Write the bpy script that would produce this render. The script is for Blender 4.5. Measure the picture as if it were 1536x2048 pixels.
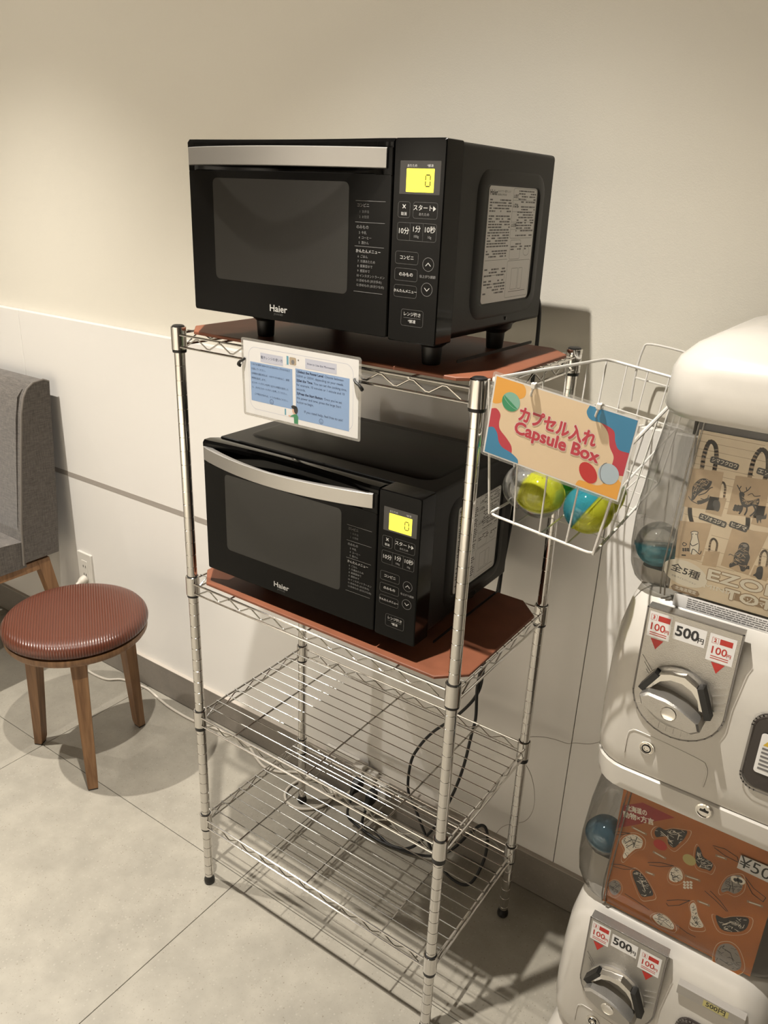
import bpy, bmesh, math, random
from mathutils import Vector, Matrix
random.seed(7)
for o in list(bpy.data.objects): bpy.data.objects.remove(o)
SC = bpy.context.scene
COL = SC.collection
PI = math.pi

# ------------------------------------------------------------------ camera
CAM = Vector((1.0494, -0.9105, 1.4507))
YAW, PITCH, ROLL, FPX = -0.5947, -0.3787, 0.0420, 1576.02
_f = Vector((math.sin(YAW)*math.cos(PITCH), math.cos(YAW)*math.cos(PITCH), math.sin(PITCH)))
_r0 = Vector((math.cos(YAW), -math.sin(YAW), 0)); _u0 = _r0.cross(_f)
_r = math.cos(ROLL)*_r0 + math.sin(ROLL)*_u0
_u = -math.sin(ROLL)*_r0 + math.cos(ROLL)*_u0
cd = bpy.data.cameras.new('camera'); cam = bpy.data.objects.new('camera', cd); COL.objects.link(cam)
cd.sensor_fit = 'HORIZONTAL'; cd.sensor_width = 36; cd.lens = FPX/1536*36; cd.clip_start = .02
m = Matrix((( _r.x,_u.x,-_f.x,CAM.x),(_r.y,_u.y,-_f.y,CAM.y),(_r.z,_u.z,-_f.z,CAM.z),(0,0,0,1)))
cam.matrix_world = m
SC.camera = cam

def pix(u, v, ax, val):
    """the point of a plane (axis, value) seen at a photograph pixel"""
    d = _r*((u-768)/FPX) + _u*((1024-v)/FPX) + _f
    t = (val-CAM[ax])/d[ax]
    return CAM + t*d

# ------------------------------------------------------------------ world, exposure
w = bpy.data.worlds.new('world'); SC.world = w; w.use_nodes = True
w.node_tree.nodes['Background'].inputs[0].default_value = (.9, .82, .7, 1)
w.node_tree.nodes['Background'].inputs[1].default_value = .02
vs = SC.view_settings
vs.view_transform = 'Standard'; vs.look = 'None'; vs.gamma = 1; vs.use_curve_mapping = False
vs.exposure = 0.55
LAMP_COLOR = (1.0, .95, .865)
LAMPS = [(-1.02, -.42, 185, .10), (.357, -.377, 190, .08), (-2.40, -.42, 135, .10)]+[(x, y, e, 0) for y, e in ((-2.3, 150), (-3.95, 900)) for x in (-2.4, -1.02, .36, 1.74)]  # the two rear rows are unseen lamps added as fill for the wall
LAMP_Z = 2.61
BEAM, SPILL = 92, 150

# ------------------------------------------------------------------ materials
MATS = {}
def nodes(name):
    m = bpy.data.materials.new(name); m.use_nodes = True
    nt = m.node_tree; MATS[name] = m
    return m, nt, nt.nodes['Principled BSDF']
def col4(c): return (*c, 1)
ALB = .74
def mat(name, c, rough=.5, metal=0, spec=.5, bump=0, bscale=200, vary=0, vscale=6, emit=None, coat=0, ior=None):
    m, nt, b = nodes(name)
    if metal < .5 and not emit: c = tuple(x*ALB for x in c)
    b.inputs['Base Color'].default_value = col4(c); b.inputs['Roughness'].default_value = rough
    b.inputs['Metallic'].default_value = metal; b.inputs['Specular IOR Level'].default_value = spec
    b.inputs['Coat Weight'].default_value = coat
    if emit:
        b.inputs['Emission Color'].default_value = col4(emit[0]); b.inputs['Emission Strength'].default_value = emit[1]
    tc = None
    if bump or vary:
        tc = nt.nodes.new('ShaderNodeTexCoord')
    if bump:
        n = nt.nodes.new('ShaderNodeTexNoise'); n.inputs['Scale'].default_value = bscale; n.inputs['Detail'].default_value = 3
        nt.links.new(tc.outputs['Object'], n.inputs['Vector'])
        bp = nt.nodes.new('ShaderNodeBump'); bp.inputs['Strength'].default_value = bump; bp.inputs['Distance'].default_value = .002
        nt.links.new(n.outputs['Fac'], bp.inputs['Height']); nt.links.new(bp.outputs['Normal'], b.inputs['Normal'])
    if vary:
        n = nt.nodes.new('ShaderNodeTexNoise'); n.inputs['Scale'].default_value = vscale; n.inputs['Detail'].default_value = 6
        nt.links.new(tc.outputs['Object'], n.inputs['Vector'])
        r = nt.nodes.new('ShaderNodeMapRange'); r.inputs['From Min'].default_value = .3; r.inputs['From Max'].default_value = .7
        r.inputs['To Min'].default_value = 1-vary; r.inputs['To Max'].default_value = 1+vary
        nt.links.new(n.outputs['Fac'], r.inputs['Value'])
        mx = nt.nodes.new('ShaderNodeMix'); mx.data_type = 'RGBA'; mx.blend_type = 'MULTIPLY'; mx.inputs['Factor'].default_value = 1
        mx.inputs[6].default_value = col4(c); nt.links.new(r.outputs['Result'], mx.inputs[7])
        nt.links.new(mx.outputs[2], b.inputs['Base Color'])
    return m
def wood(name, c1, c2, scale=(60, 60, 4), rough=.45):
    c1 = [x*ALB for x in c1]; c2 = [x*ALB for x in c2]
    m, nt, b = nodes(name)
    tc = nt.nodes.new('ShaderNodeTexCoord'); mp = nt.nodes.new('ShaderNodeMapping'); mp.inputs['Scale'].default_value = scale
    n = nt.nodes.new('ShaderNodeTexNoise'); n.inputs['Scale'].default_value = 1.6; n.inputs['Detail'].default_value = 7; n.inputs['Distortion'].default_value = .6
    cr = nt.nodes.new('ShaderNodeValToRGB'); cr.color_ramp.elements[0].position = .35; cr.color_ramp.elements[1].position = .68
    cr.color_ramp.elements[0].color = col4(c1); cr.color_ramp.elements[1].color = col4(c2)
    nt.links.new(tc.outputs['Object'], mp.inputs['Vector']); nt.links.new(mp.outputs['Vector'], n.inputs['Vector'])
    nt.links.new(n.outputs['Fac'], cr.inputs['Fac']); nt.links.new(cr.outputs['Color'], b.inputs['Base Color'])
    b.inputs['Roughness'].default_value = rough
    return m
def stone(name, c, speck=(.20, .16, .12), amount=.06, rough=.42):
    c = [x*ALB for x in c]; speck = [x*ALB for x in speck]
    m, nt, b = nodes(name)
    tc = nt.nodes.new('ShaderNodeTexCoord')
    geo = nt.nodes.new('ShaderNodeNewGeometry')
    n = nt.nodes.new('ShaderNodeTexNoise'); n.inputs['Scale'].default_value = 9; n.inputs['Detail'].default_value = 8; n.inputs['Roughness'].default_value = .65
    nt.links.new(geo.outputs['Position'], n.inputs['Vector'])
    cr = nt.nodes.new('ShaderNodeValToRGB'); cr.color_ramp.elements[0].position = .32; cr.color_ramp.elements[1].position = .7
    cr.color_ramp.elements[0].color = col4([x*.80 for x in c]); cr.color_ramp.elements[1].color = col4([min(1, x*1.10) for x in c])
    nt.links.new(n.outputs['Fac'], cr.inputs['Fac'])
    prev = cr.outputs['Color']
    for scale, cc, thr, dens in ((170, speck, .22, .87), (140, [min(1, x*1.12) for x in c], .28, .75), (260, [x*.7 for x in c], .25, .75)):
        v = nt.nodes.new('ShaderNodeTexVoronoi'); v.inputs['Scale'].default_value = scale
        nt.links.new(geo.outputs['Position'], v.inputs['Vector'])
        lt = nt.nodes.new('ShaderNodeMath'); lt.operation = 'LESS_THAN'; lt.inputs[1].default_value = thr
        nt.links.new(v.outputs['Distance'], lt.inputs[0])
        sp = nt.nodes.new('ShaderNodeSeparateColor'); nt.links.new(v.outputs['Color'], sp.inputs[0])
        gt = nt.nodes.new('ShaderNodeMath'); gt.operation = 'GREATER_THAN'; gt.inputs[1].default_value = dens
        nt.links.new(sp.outputs[0], gt.inputs[0])
        mu = nt.nodes.new('ShaderNodeMath'); mu.operation = 'MULTIPLY'
        nt.links.new(lt.outputs[0], mu.inputs[0]); nt.links.new(gt.outputs[0], mu.inputs[1])
        ms = nt.nodes.new('ShaderNodeMath'); ms.operation = 'MULTIPLY'; ms.inputs[1].default_value = .62
        nt.links.new(mu.outputs[0], ms.inputs[0])
        mx = nt.nodes.new('ShaderNodeMix'); mx.data_type = 'RGBA'
        nt.links.new(ms.outputs[0], mx.inputs['Factor']); nt.links.new(prev, mx.inputs[6]); mx.inputs[7].default_value = col4(cc)
        prev = mx.outputs[2]
    nt.links.new(prev, b.inputs['Base Color'])
    b.inputs['Roughness'].default_value = rough
    return m
def clear(name, tint, gloss=.10, body=0.0, bodyc=None, rough=.03, edge=.45):
    """thin clear plastic: tinted transmission that deepens along longer paths, fresnel gloss, a little milky body"""
    m, nt, b = nodes(name); nt.nodes.remove(b)
    out = nt.nodes['Material Output']
    fc = nt.nodes.new('ShaderNodeLayerWeight'); fc.inputs['Blend'].default_value = .28
    cr = nt.nodes.new('ShaderNodeMix'); cr.data_type = 'RGBA'
    cr.inputs[6].default_value = col4(tint); cr.inputs[7].default_value = col4([x**2*edge for x in tint])
    nt.links.new(fc.outputs['Facing'], cr.inputs['Factor'])
    tr = nt.nodes.new('ShaderNodeBsdfTransparent'); nt.links.new(cr.outputs[2], tr.inputs[0])
    df = nt.nodes.new('ShaderNodeBsdfDiffuse'); df.inputs[0].default_value = col4(bodyc or tint)
    gl = nt.nodes.new('ShaderNodeBsdfGlossy'); gl.inputs['Roughness'].default_value = rough
    fr = nt.nodes.new('ShaderNodeFresnel'); fr.inputs['IOR'].default_value = 1.45
    mr = nt.nodes.new('ShaderNodeMath'); mr.operation = 'MULTIPLY_ADD'; mr.inputs[1].default_value = .55; mr.inputs[2].default_value = gloss*.1
    nt.links.new(fr.outputs[0], mr.inputs[0])
    m1 = nt.nodes.new('ShaderNodeMixShader'); m1.inputs[0].default_value = body
    nt.links.new(tr.outputs[0], m1.inputs[1]); nt.links.new(df.outputs[0], m1.inputs[2])
    m2 = nt.nodes.new('ShaderNodeMixShader'); nt.links.new(mr.outputs[0], m2.inputs[0])
    nt.links.new(m1.outputs[0], m2.inputs[1]); nt.links.new(gl.outputs[0], m2.inputs[2])
    nt.links.new(m2.outputs[0], out.inputs['Surface'])
    return m
def leather(name, c, ang, pitch):
    c = [x*ALB for x in c]
    m, nt, b = nodes(name)
    tc = nt.nodes.new('ShaderNodeTexCoord'); mp = nt.nodes.new('ShaderNodeMapping'); mp.inputs['Rotation'].default_value = (0, 0, ang)
    nt.links.new(tc.outputs['Object'], mp.inputs['Vector'])
    wv = nt.nodes.new('ShaderNodeTexWave'); wv.wave_type = 'BANDS'; wv.bands_direction = 'Y'; wv.inputs['Scale'].default_value = 2*PI/pitch/20
    wv.inputs['Distortion'].default_value = .25; wv.inputs['Detail'].default_value = 1
    nt.links.new(mp.outputs['Vector'], wv.inputs['Vector'])
    cr = nt.nodes.new('ShaderNodeValToRGB'); cr.color_ramp.elements[0].position = .05; cr.color_ramp.elements[1].position = .55
    cr.color_ramp.elements[0].color = col4([x*.62 for x in c]); cr.color_ramp.elements[1].color = col4(c)
    nt.links.new(wv.outputs['Fac'], cr.inputs['Fac']); nt.links.new(cr.outputs['Color'], b.inputs['Base Color'])
    bp = nt.nodes.new('ShaderNodeBump'); bp.inputs['Strength'].default_value = .55; bp.inputs['Distance'].default_value = .0015
    nt.links.new(wv.outputs['Fac'], bp.inputs['Height']); nt.links.new(bp.outputs['Normal'], b.inputs['Normal'])
    b.inputs['Roughness'].default_value = .31
    return m
def fabric(name, c):
    c = [x*ALB for x in c]
    m, nt, b = nodes(name)
    tc = nt.nodes.new('ShaderNodeTexCoord')
    def ns(scale, det):
        mp = nt.nodes.new('ShaderNodeMapping'); mp.inputs['Scale'].default_value = scale
        n = nt.nodes.new('ShaderNodeTexNoise'); n.inputs['Scale'].default_value = 1; n.inputs['Detail'].default_value = det
        nt.links.new(tc.outputs['Object'], mp.inputs['Vector']); nt.links.new(mp.outputs['Vector'], n.inputs['Vector']); return n
    a = ns((400, 400, 40), 4); h = ns((40, 40, 500), 4)
    ad = nt.nodes.new('ShaderNodeMath'); ad.operation = 'ADD'
    nt.links.new(a.outputs['Fac'], ad.inputs[0]); nt.links.new(h.outputs['Fac'], ad.inputs[1])
    cr = nt.nodes.new('ShaderNodeValToRGB'); cr.color_ramp.elements[0].position = .38; cr.color_ramp.elements[1].position = .66
    sc = nt.nodes.new('ShaderNodeMath'); sc.operation = 'MULTIPLY'; sc.inputs[1].default_value = .5
    nt.links.new(ad.outputs[0], sc.inputs[0]); nt.links.new(sc.outputs[0], cr.inputs['Fac'])
    cr.color_ramp.elements[0].color = col4([x*.6 for x in c]); cr.color_ramp.elements[1].color = col4([x*1.45 for x in c])
    nt.links.new(cr.outputs['Color'], b.inputs['Base Color'])
    bp = nt.nodes.new('ShaderNodeBump'); bp.inputs['Strength'].default_value = .3; bp.inputs['Distance'].default_value = .001
    nt.links.new(sc.outputs[0], bp.inputs['Height']); nt.links.new(bp.outputs['Normal'], b.inputs['Normal'])
    b.inputs['Roughness'].default_value = .85; b.inputs['Sheen Weight'].default_value = .3
    return m

M = {}
M['wall_low'] = mat('wall_panel_paint', (.92, .885, .835), .42, bump=.06, bscale=350)
M['wall_up'] = mat('upper_wall_paper', (.84, .79, .685), .75, bump=.12, bscale=500)
M['shadow_strip'] = mat('grey_shadow_tone', (.42, .375, .33), .5)
M['ceiling'] = mat('ceiling_paint', (.12, .11, .10), .8)
M['room'] = mat('far_wall_paint', (.60, .56, .50), .8)
M['room_dark'] = wood('dark_wood_panelling', (.02, .014, .010), (.05, .034, .022))
M['tile'] = stone('terrazzo_tile', (.40, .366, .302))
M['grout'] = mat('grout', (.30, .275, .235), .9)
M['base'] = stone('baseboard_stone', (.25, .22, .185), amount=.03)
M['base_top'] = mat('baseboard_cap', (.55, .49, .42), .6)
M['chrome'] = mat('chrome', (.70, .68, .65), .10, metal=1)
M['chrome_dull'] = mat('plated_wire', (.47, .455, .425), .17, metal=1)
M['rubber'] = mat('black_rubber', (.008, .007, .006), .45)
M['board'] = mat('red_brown_laminate', (.235, .085, .046), .45, spec=.15, vary=.12, vscale=20)
M['mw_body'] = mat('black_painted_steel', (.006, .0055, .005), .42, spec=.25, bump=.05, bscale=900)
M['mw_gloss'] = mat('black_gloss_front', (.003, .0028, .0026), .10, spec=.14)
M['mw_window'] = mat('oven_window', (.009, .0085, .0075), .22, spec=.55, bump=.05, bscale=1500)
M['bezel'] = mat('display_bezel', (.045, .042, .04), .3)
M['lcd'] = mat('lit_display', (.9, .78, .05), .4, emit=((1.0, .80, .05), .80))
M['lcd_seg'] = mat('display_segment', (.06, .05, .01), .4)
M['silver'] = mat('silver_handle', (.40, .385, .365), .42, metal=.9)
M['print_w'] = mat('white_print', (.60, .585, .56), .5)
M['print_g'] = mat('grey_print', (.22, .215, .21), .5)
M['print_d'] = mat('dim_print', (.085, .083, .08), .5)
M['label'] = mat('label_paper', (.95, .93, .91), .5)
M['ink'] = mat('black_ink', (.03, .028, .027), .6)
M['ink_soft'] = mat('grey_ink', (.20, .19, .19), .6)
M['paper'] = mat('white_paper', (.82, .80, .78), .45)
M['film'] = clear('laminate_film', (.93, .92, .90), gloss=.3, body=.10, bodyc=(.7, .68, .66))
M['blue'] = mat('blue_print', (.27, .40, .63), .4)
M['lilac'] = mat('pale_lilac_print', (.56, .57, .66), .4)
M['ink_blue'] = mat('navy_ink', (.035, .055, .12), .5)
M['green'] = mat('green_print', (.055, .26, .12), .5)
M['skin'] = mat('skin_print', (.72, .45, .33), .5)
M['teal_p'] = mat('teal_print', (.14, .36, .45), .5)
M['ochre'] = mat('ochre_print', (.45, .36, .25), .5)
M['tan'] = mat('sign_tan', (.84, .64, .42), .42)
M['orange'] = mat('sign_orange', (.90, .42, .06), .42)
M['red'] = mat('sign_red', (.56, .035, .06), .42)
M['sblue'] = mat('sign_blue', (.035, .24, .44), .42)
M['pink'] = mat('sign_pale_pink', (.85, .66, .60), .42)
M['sgreen'] = mat('sign_green', (.03, .30, .13), .42)
M['sgreen2'] = mat('sign_light_green', (.25, .52, .40), .42)
M['spale'] = mat('sign_pale_blue', (.48, .58, .66), .42)
M['sred2'] = mat('sign_bright_red', (.60, .02, .02), .42)
M['white_wire'] = mat('white_coated_wire', (.80, .765, .71), .3)
M['white_plastic'] = mat('white_plastic', (.78, .74, .67), .33, coat=.2)
M['machine'] = mat('machine_white', (.69, .65, .59), .26, coat=.25)
M['machine_in'] = mat('machine_inside_grey', (.42, .39, .35), .5)
M['dark_in'] = mat('machine_dark_inside', (.05, .043, .038), .5)
M['box'] = clear('capsule_case_clear', (.955, .945, .925), gloss=.10, body=.015, bodyc=(.6, .57, .52), edge=.5)
M['box_edge'] = clear('case_edge_clear', (.62, .58, .52), gloss=.5, body=.1)
M['plate'] = mat('clear_plate_rim', (.22, .20, .18), .25)
M['metal'] = mat('grey_metal', (.40, .38, .35), .36, metal=.85, bump=.25, bscale=900)
M['metal_sh'] = mat('bright_metal', (.80, .77, .72), .16, metal=1)
M['smoke'] = mat('smoked_plastic', (.055, .045, .04), .12)
M['kraft'] = mat('poster_wood', (.95, .80, .58), .4, vary=.10, vscale=14)
M['plank'] = mat('poster_line', (.40, .29, .18), .5)
M['tote'] = mat('tote_canvas', (.66, .49, .31), .5, vary=.10, vscale=40)
M['tote_d'] = mat('tote_handle', (.42, .29, .17), .5)
M['cream'] = mat('cream_print', (.98, .92, .78), .45)
M['porange'] = mat('poster_orange', (.50, .165, .035), .4, vary=.14, vscale=18)
M['pred'] = mat('poster_red', (.36, .025, .025), .4)
M['grey_p'] = mat('poster_grey', (.33, .30, .27), .5)
M['yel_label'] = mat('yellow_label', (.62, .55, .22), .5)
M['yellow_w'] = mat('yellow_warning', (.75, .50, .05), .5)
M['tri'] = mat('red_marker', (.58, .03, .02), .4)
M['leather'] = leather('ribbed_brown_leather', (.125, .036, .019), -math.atan2(-.216, .308), .0064)
M['stool_wood'] = wood('stool_oak', (.18, .085, .033), (.33, .175, .078))
M['chair_wood'] = wood('chair_beech', (.26, .13, .055), (.40, .21, .095))
M['fabric'] = fabric('grey_upholstery', (.128, .110, .095))
M['piping'] = mat('grey_piping', (.20, .175, .15), .8)
M['cable_w'] = mat('white_cable', (.72, .66, .57), .45)
M['cable_b'] = mat('black_cable', (.006, .006, .006), .5)
M['thin'] = mat('thin_grey_wire', (.35, .31, .27), .6)
M['lamp_body'] = mat('lamp_body', (.75, .73, .70), .5)
M['lamp_glow'] = mat('lamp_glow', (1, .9, .75), .5, emit=((1, .86, .66), 8))
M['c_clear'] = clear('capsule_clear', (.975, .975, .965), gloss=.25, body=.06, bodyc=(.75, .74, .70), edge=.85)
M['c_yellow'] = clear('capsule_yellow', (.97, .97, .50), gloss=.25, body=.22, bodyc=(.80, .82, .08), edge=.9)
M['c_green'] = clear('capsule_green', (.50, .86, .50), gloss=.25, body=.22, bodyc=(.07, .46, .12), edge=.9)
M['c_teal'] = clear('capsule_teal', (.50, .82, .88), gloss=.25, body=.22, bodyc=(.07, .40, .50), edge=.9)
M['c_blue'] = clear('capsule_blue', (.62, .76, .84), gloss=.25, body=.22, bodyc=(.14, .32, .44), edge=.9)

# ------------------------------------------------------------------ mesh helpers
def V(*a): return Vector(a)
class MB:
    """collects shapes; build() links them as one mesh object"""
    def __init__(s, org=(0, 0, 0)): s.v = []; s.f = []; s.o = Vector(org)
    def add(s, vs, fs):
        k = len(s.v); s.v += [tuple(Vector(p)-s.o) for p in vs]; s.f += [tuple(i+k for i in f) for f in fs]
    def box(s, a, b):
        (x0, y0, z0), (x1, y1, z1) = a, b
        s.add([(x0,y0,z0),(x1,y0,z0),(x1,y1,z0),(x0,y1,z0),(x0,y0,z1),(x1,y0,z1),(x1,y1,z1),(x0,y1,z1)],
              [(3,2,1,0),(4,5,6,7),(0,1,5,4),(1,2,6,5),(2,3,7,6),(3,0,4,7)]); return s
    def loft(s, rings, cap=True, close=False):
        n = len(rings[0]); vs = [p for r in rings for p in r]; fs = []
        R = len(rings)
        for i in range(R if close else R-1):
            j = (i+1) % R
            for k in range(n): fs.append((i*n+k, i*n+(k+1) % n, j*n+(k+1) % n, j*n+k))
        if cap and not close: fs += [tuple(range(n))[::-1], tuple((R-1)*n+k for k in range(n))]
        s.add(vs, fs); return s
    def prism(s, poly, fn, c0, c1, bev=0):
        """poly of (a,b); fn(a,b,c)->point; extruded from c0 to c1"""
        if bev:
            ca = sum(p[0] for p in poly)/len(poly); cb = sum(p[1] for p in poly)/len(poly)
            hw = max(abs(p[0]-ca) for p in poly); hh = max(abs(p[1]-cb) for p in poly)
            sm = [(ca+(p[0]-ca)*(1-bev/hw), cb+(p[1]-cb)*(1-bev/hh)) for p in poly]
            sg = 1 if c1 > c0 else -1
            return s.loft([[fn(a, b, c0) for a, b in poly], [fn(a, b, c1-sg*bev) for a, b in poly], [fn(a, b, c1) for a, b in sm]])
        return s.loft([[fn(a, b, c0) for a, b in poly], [fn(a, b, c1) for a, b in poly]])
    def tube(s, pts, r, n=8, closed=False, flat=1):
        pts = [Vector(p) for p in pts]; N = len(pts)
        T = []
        for i in range(N):
            a = pts[(i-1) % N] if (closed or i > 0) else pts[i]; b = pts[(i+1) % N] if (closed or i < N-1) else pts[i]
            d = b-a; T.append(d.normalized() if d.length > 1e-9 else V(0, 0, 1))
        up = V(0, 0, 1) if abs(T[0].z) < .9 else V(1, 0, 0)
        nn = (up-T[0]*up.dot(T[0])).normalized(); rings = []
        for i in range(N):
            nn = (nn-T[i]*nn.dot(T[i]))
            nn = nn.normalized() if nn.length > 1e-6 else V(1, 0, 0)
            bb = T[i].cross(nn); rr = r[i] if isinstance(r, (list, tuple)) else r
            rings.append([pts[i]+nn*(rr*flat*math.cos(2*PI*k/n))+bb*(rr*math.sin(2*PI*k/n)) for k in range(n)])
        s.loft(rings, cap=not closed, close=closed); return s
    def lathe(s, prof, c=(0, 0, 0), n=24, axis=None):
        c = Vector(c); ax = Vector(axis).normalized() if axis else V(0, 0, 1)
        up = V(1, 0, 0) if abs(ax.x) < .9 else V(0, 1, 0)
        e1 = (up-ax*up.dot(ax)).normalized(); e2 = ax.cross(e1)
        rings = [[c+ax*z+e1*(r*math.cos(2*PI*k/n))+e2*(r*math.sin(2*PI*k/n)) for k in range(n)] for r, z in prof]
        s.loft(rings); return s
    def build(s, name, m, parent=None, sharp=35, fix=True):
        me = bpy.data.meshes.new(name); me.from_pydata(s.v, [], s.f)
        if fix:
            bm = bmesh.new(); bm.from_mesh(me); bmesh.ops.recalc_face_normals(bm, faces=bm.faces); bm.to_mesh(me); bm.free()
        me.shade_smooth(); me.set_sharp_from_angle(angle=math.radians(sharp))
        me.materials.append(M[m] if isinstance(m, str) else m)
        o = bpy.data.objects.new(name, me); COL.objects.link(o)
        if parent: o.parent = parent
        return o
def rrect(x0, x1, y0, y1, r, n=5):
    r = max(1e-5, min(r, abs(x1-x0)/2*.999, abs(y1-y0)/2*.999)); P = []
    for cx, cy, a in ((x1-r, y1-r, 0), (x0+r, y1-r, PI/2), (x0+r, y0+r, PI), (x1-r, y0+r, 1.5*PI)):
        for k in range(n+1):
            t = a+PI/2*k/n; P.append((cx+r*math.cos(t), cy+r*math.sin(t)))
    return P
def ellipse(cx, cy, rx, ry, n=24, rot=0, a0=0, a1=2*PI):
    full = abs(a1-a0-2*PI) < 1e-6; P = []
    for k in range(n if full else n+1):
        t = a0+(a1-a0)*k/n; x, y = rx*math.cos(t), ry*math.sin(t)
        P.append((cx+x*math.cos(rot)-y*math.sin(rot), cy+x*math.sin(rot)+y*math.cos(rot)))
    return P
def smooth(pts, k=6, closed=False):
    P = [Vector(p) for p in pts]; N = len(P); out = []
    for i in range(N if closed else N-1):
        p0 = P[(i-1) % N] if (closed or i > 0) else P[i]; p1 = P[i]; p2 = P[(i+1) % N]
        p3 = P[(i+2) % N] if (closed or i+2 < N) else P[(i+1) % N]
        for j in range(k):
            t = j/k
            out.append(.5*((2*p1)+(p2-p0)*t+(2*p0-5*p1+4*p2-p3)*t*t+(3*p1-p0-3*p2+p3)*t**3))
    if not closed: out.append(P[-1])
    return out
def XZ(y0=0, s=-1):                       # polygon in x,z, extruded along -y
    return lambda a, b, c: (a, y0+s*c, b)
def XY(): return lambda a, b, c: (a, b, c)
def YZ(x0=0): return lambda a, b, c: (x0+c, a, b)

def tag(o, label=None, cat=None, group=None, kind=None):
    if label: o['label'] = label
    if cat: o['category'] = cat
    if group: o['group'] = group
    if kind: o['kind'] = kind
    return o
def empty(name, loc, label, cat, group=None, rz=0):
    o = bpy.data.objects.new(name, None); COL.objects.link(o); o.empty_display_size = .05
    o.location = loc; o.rotation_euler = (0, 0, rz)
    return tag(o, label, cat, group)
def copy_tree(o, parent=None):
    c = o.copy(); COL.objects.link(c); c.parent = parent
    for ch in list(o.children): copy_tree(ch, c)
    return c

class Frame:
    """a flat printed face: origin, right, up; n points to the reader"""
    def __init__(s, o, ex, ey):
        s.o = Vector(o); s.ex = Vector(ex).normalized(); s.ey = Vector(ey).normalized(); s.n = s.ex.cross(s.ey)
    def p(s, a, b, h=0): return s.o+s.ex*a+s.ey*b+s.n*h
def decal(name, polys, fr, h, m, parent, org=(0, 0, 0)):
    """flat printed shapes, one part"""
    if h < .0028: h *= .3
    mb = MB(org)
    for P in polys:
        area = sum(P[i][0]*P[(i+1) % len(P)][1]-P[(i+1) % len(P)][0]*P[i][1] for i in range(len(P)))
        if area < 0: P = P[::-1]
        mb.add([fr.p(a, b, h) for a, b in P], [tuple(range(len(P)))])
    return mb.build(name, m, parent, fix=False)
def stroke(pts, wd):
    """a polyline as quads"""
    out = []
    for (a, b), (c, d) in zip(pts, pts[1:]):
        l = math.hypot(c-a, d-b) or 1e-9; nx, ny = -(d-b)/l*wd/2, (c-a)/l*wd/2; ex, ey = (c-a)/l*wd*.3, (d-b)/l*wd*.3
        out.append([(a-ex+nx, b-ey+ny), (a-ex-nx, b-ey-ny), (c+ex-nx, d+ey-ny), (c+ex+nx, d+ey+ny)])
    return out
def ring(P, wd):
    return stroke(P+[P[0]], wd)
def text(s, size, fr, a, b, h, m, parent, org=(0, 0, 0), align='CENTER', bold=0, rot=0, width=None, name='lettering', spacing=1, shear=0, fat=0):
    if h < .0028: h *= .3
    cu = bpy.data.curves.new(name, 'FONT'); cu.body = s; cu.size = size; cu.align_x = align; cu.align_y = 'CENTER'
    cu.offset = bold; cu.space_character = spacing; cu.resolution_u = 3; cu.shear = shear
    t = bpy.data.objects.new(name, cu); COL.objects.link(t)
    dg = bpy.context.evaluated_depsgraph_get()
    me = bpy.data.meshes.new_from_object(t.evaluated_get(dg))
    bpy.data.objects.remove(t); bpy.data.curves.remove(cu)
    xs = [v.co.x for v in me.vertices] or [0, 1]
    sx = 1
    if width: sx = width/max(1e-6, max(xs)-min(xs))
    cr, sr = math.cos(rot), math.sin(rot)
    for v in me.vertices:
        x, y = v.co.x*sx, v.co.y
        v.co = fr.p(a+x*cr-y*sr, b+x*sr+y*cr, h)-Vector(org)
    if fat:                                   # heavier strokes: the outline repeated round a small circle
        vs = [v.co.copy() for v in me.vertices]; fs = [tuple(p.vertices) for p in me.polygons]; V2, F2 = list(vs), list(fs)
        for k in range(10):
            d = fr.ex*fat*math.cos(2*PI*k/10)+fr.ey*fat*math.sin(2*PI*k/10)+fr.n*(.000002*k); n0 = len(V2)
            V2 += [q+d for q in vs]; F2 += [tuple(i+n0 for i in f) for f in fs]
        bpy.data.meshes.remove(me); me = bpy.data.meshes.new(name); me.from_pydata(V2, [], F2)
    me.materials.clear(); me.materials.append(M[m])
    o = bpy.data.objects.new(name, me); COL.objects.link(o); o.parent = parent
    return o

# ------------------------------------------------------------------ the room
WY = .428                # face of the wall panels
TS, TX, TY = .764, .05, .052
X0, X1, Y0, ZC = TX-5*TS, TX+4*TS, TY-6*TS, 2.68
fl = MB().box((X0, Y0, -.06), (X1, WY+.1, -.003)).build('floor', 'grout'); tag(fl, kind='structure')
def tile_mesh(d):
    g = .0008; return MB().prism(rrect(g, TS-g, g, d-g, .0008, 1), XY(), -.02, 0, bev=.0006)
tile_a = tile_mesh(TS).build('floor_tile', 'tile', fl); tile_b = tile_mesh(.416-TY).build('floor_tile', 'tile', fl)
first = {0: True, 1: True}
for i in range(9):
    for j in range(7):
        src = tile_b if j == 6 else tile_a; k = int(j == 6)
        if first[k]: o = src; first[k] = False
        else: o = src.copy(); COL.objects.link(o); o.parent = fl
        o.location = (X0+i*TS, Y0+j*TS, 0)
ANG = 0.0
def onwall(o): o.rotation_euler = (0, 0, ANG); return o
wb = MB().box((X0-.3, .447, 0), (X1+.3, .60, ZC)).build('wall_back', 'wall_up'); tag(wb, kind='structure'); onwall(wb)
px0 = .635-1.825*2
for k in range(5):
    a = px0+1.825*(k-1); b = a+1.825
    mb = MB().prism(rrect(a+.0008, b-.0008, .0, 1.102, .001, 1), XZ(.4472), 0, .0192, bev=.0008)
    mb.build('wall_panel', 'wall_low', wb)
bb = MB().box((X0-.3, .416, 0), (X1+.3, .4279, .099)).build('baseboard_back', 'base'); tag(bb, kind='structure'); onwall(bb)
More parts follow.
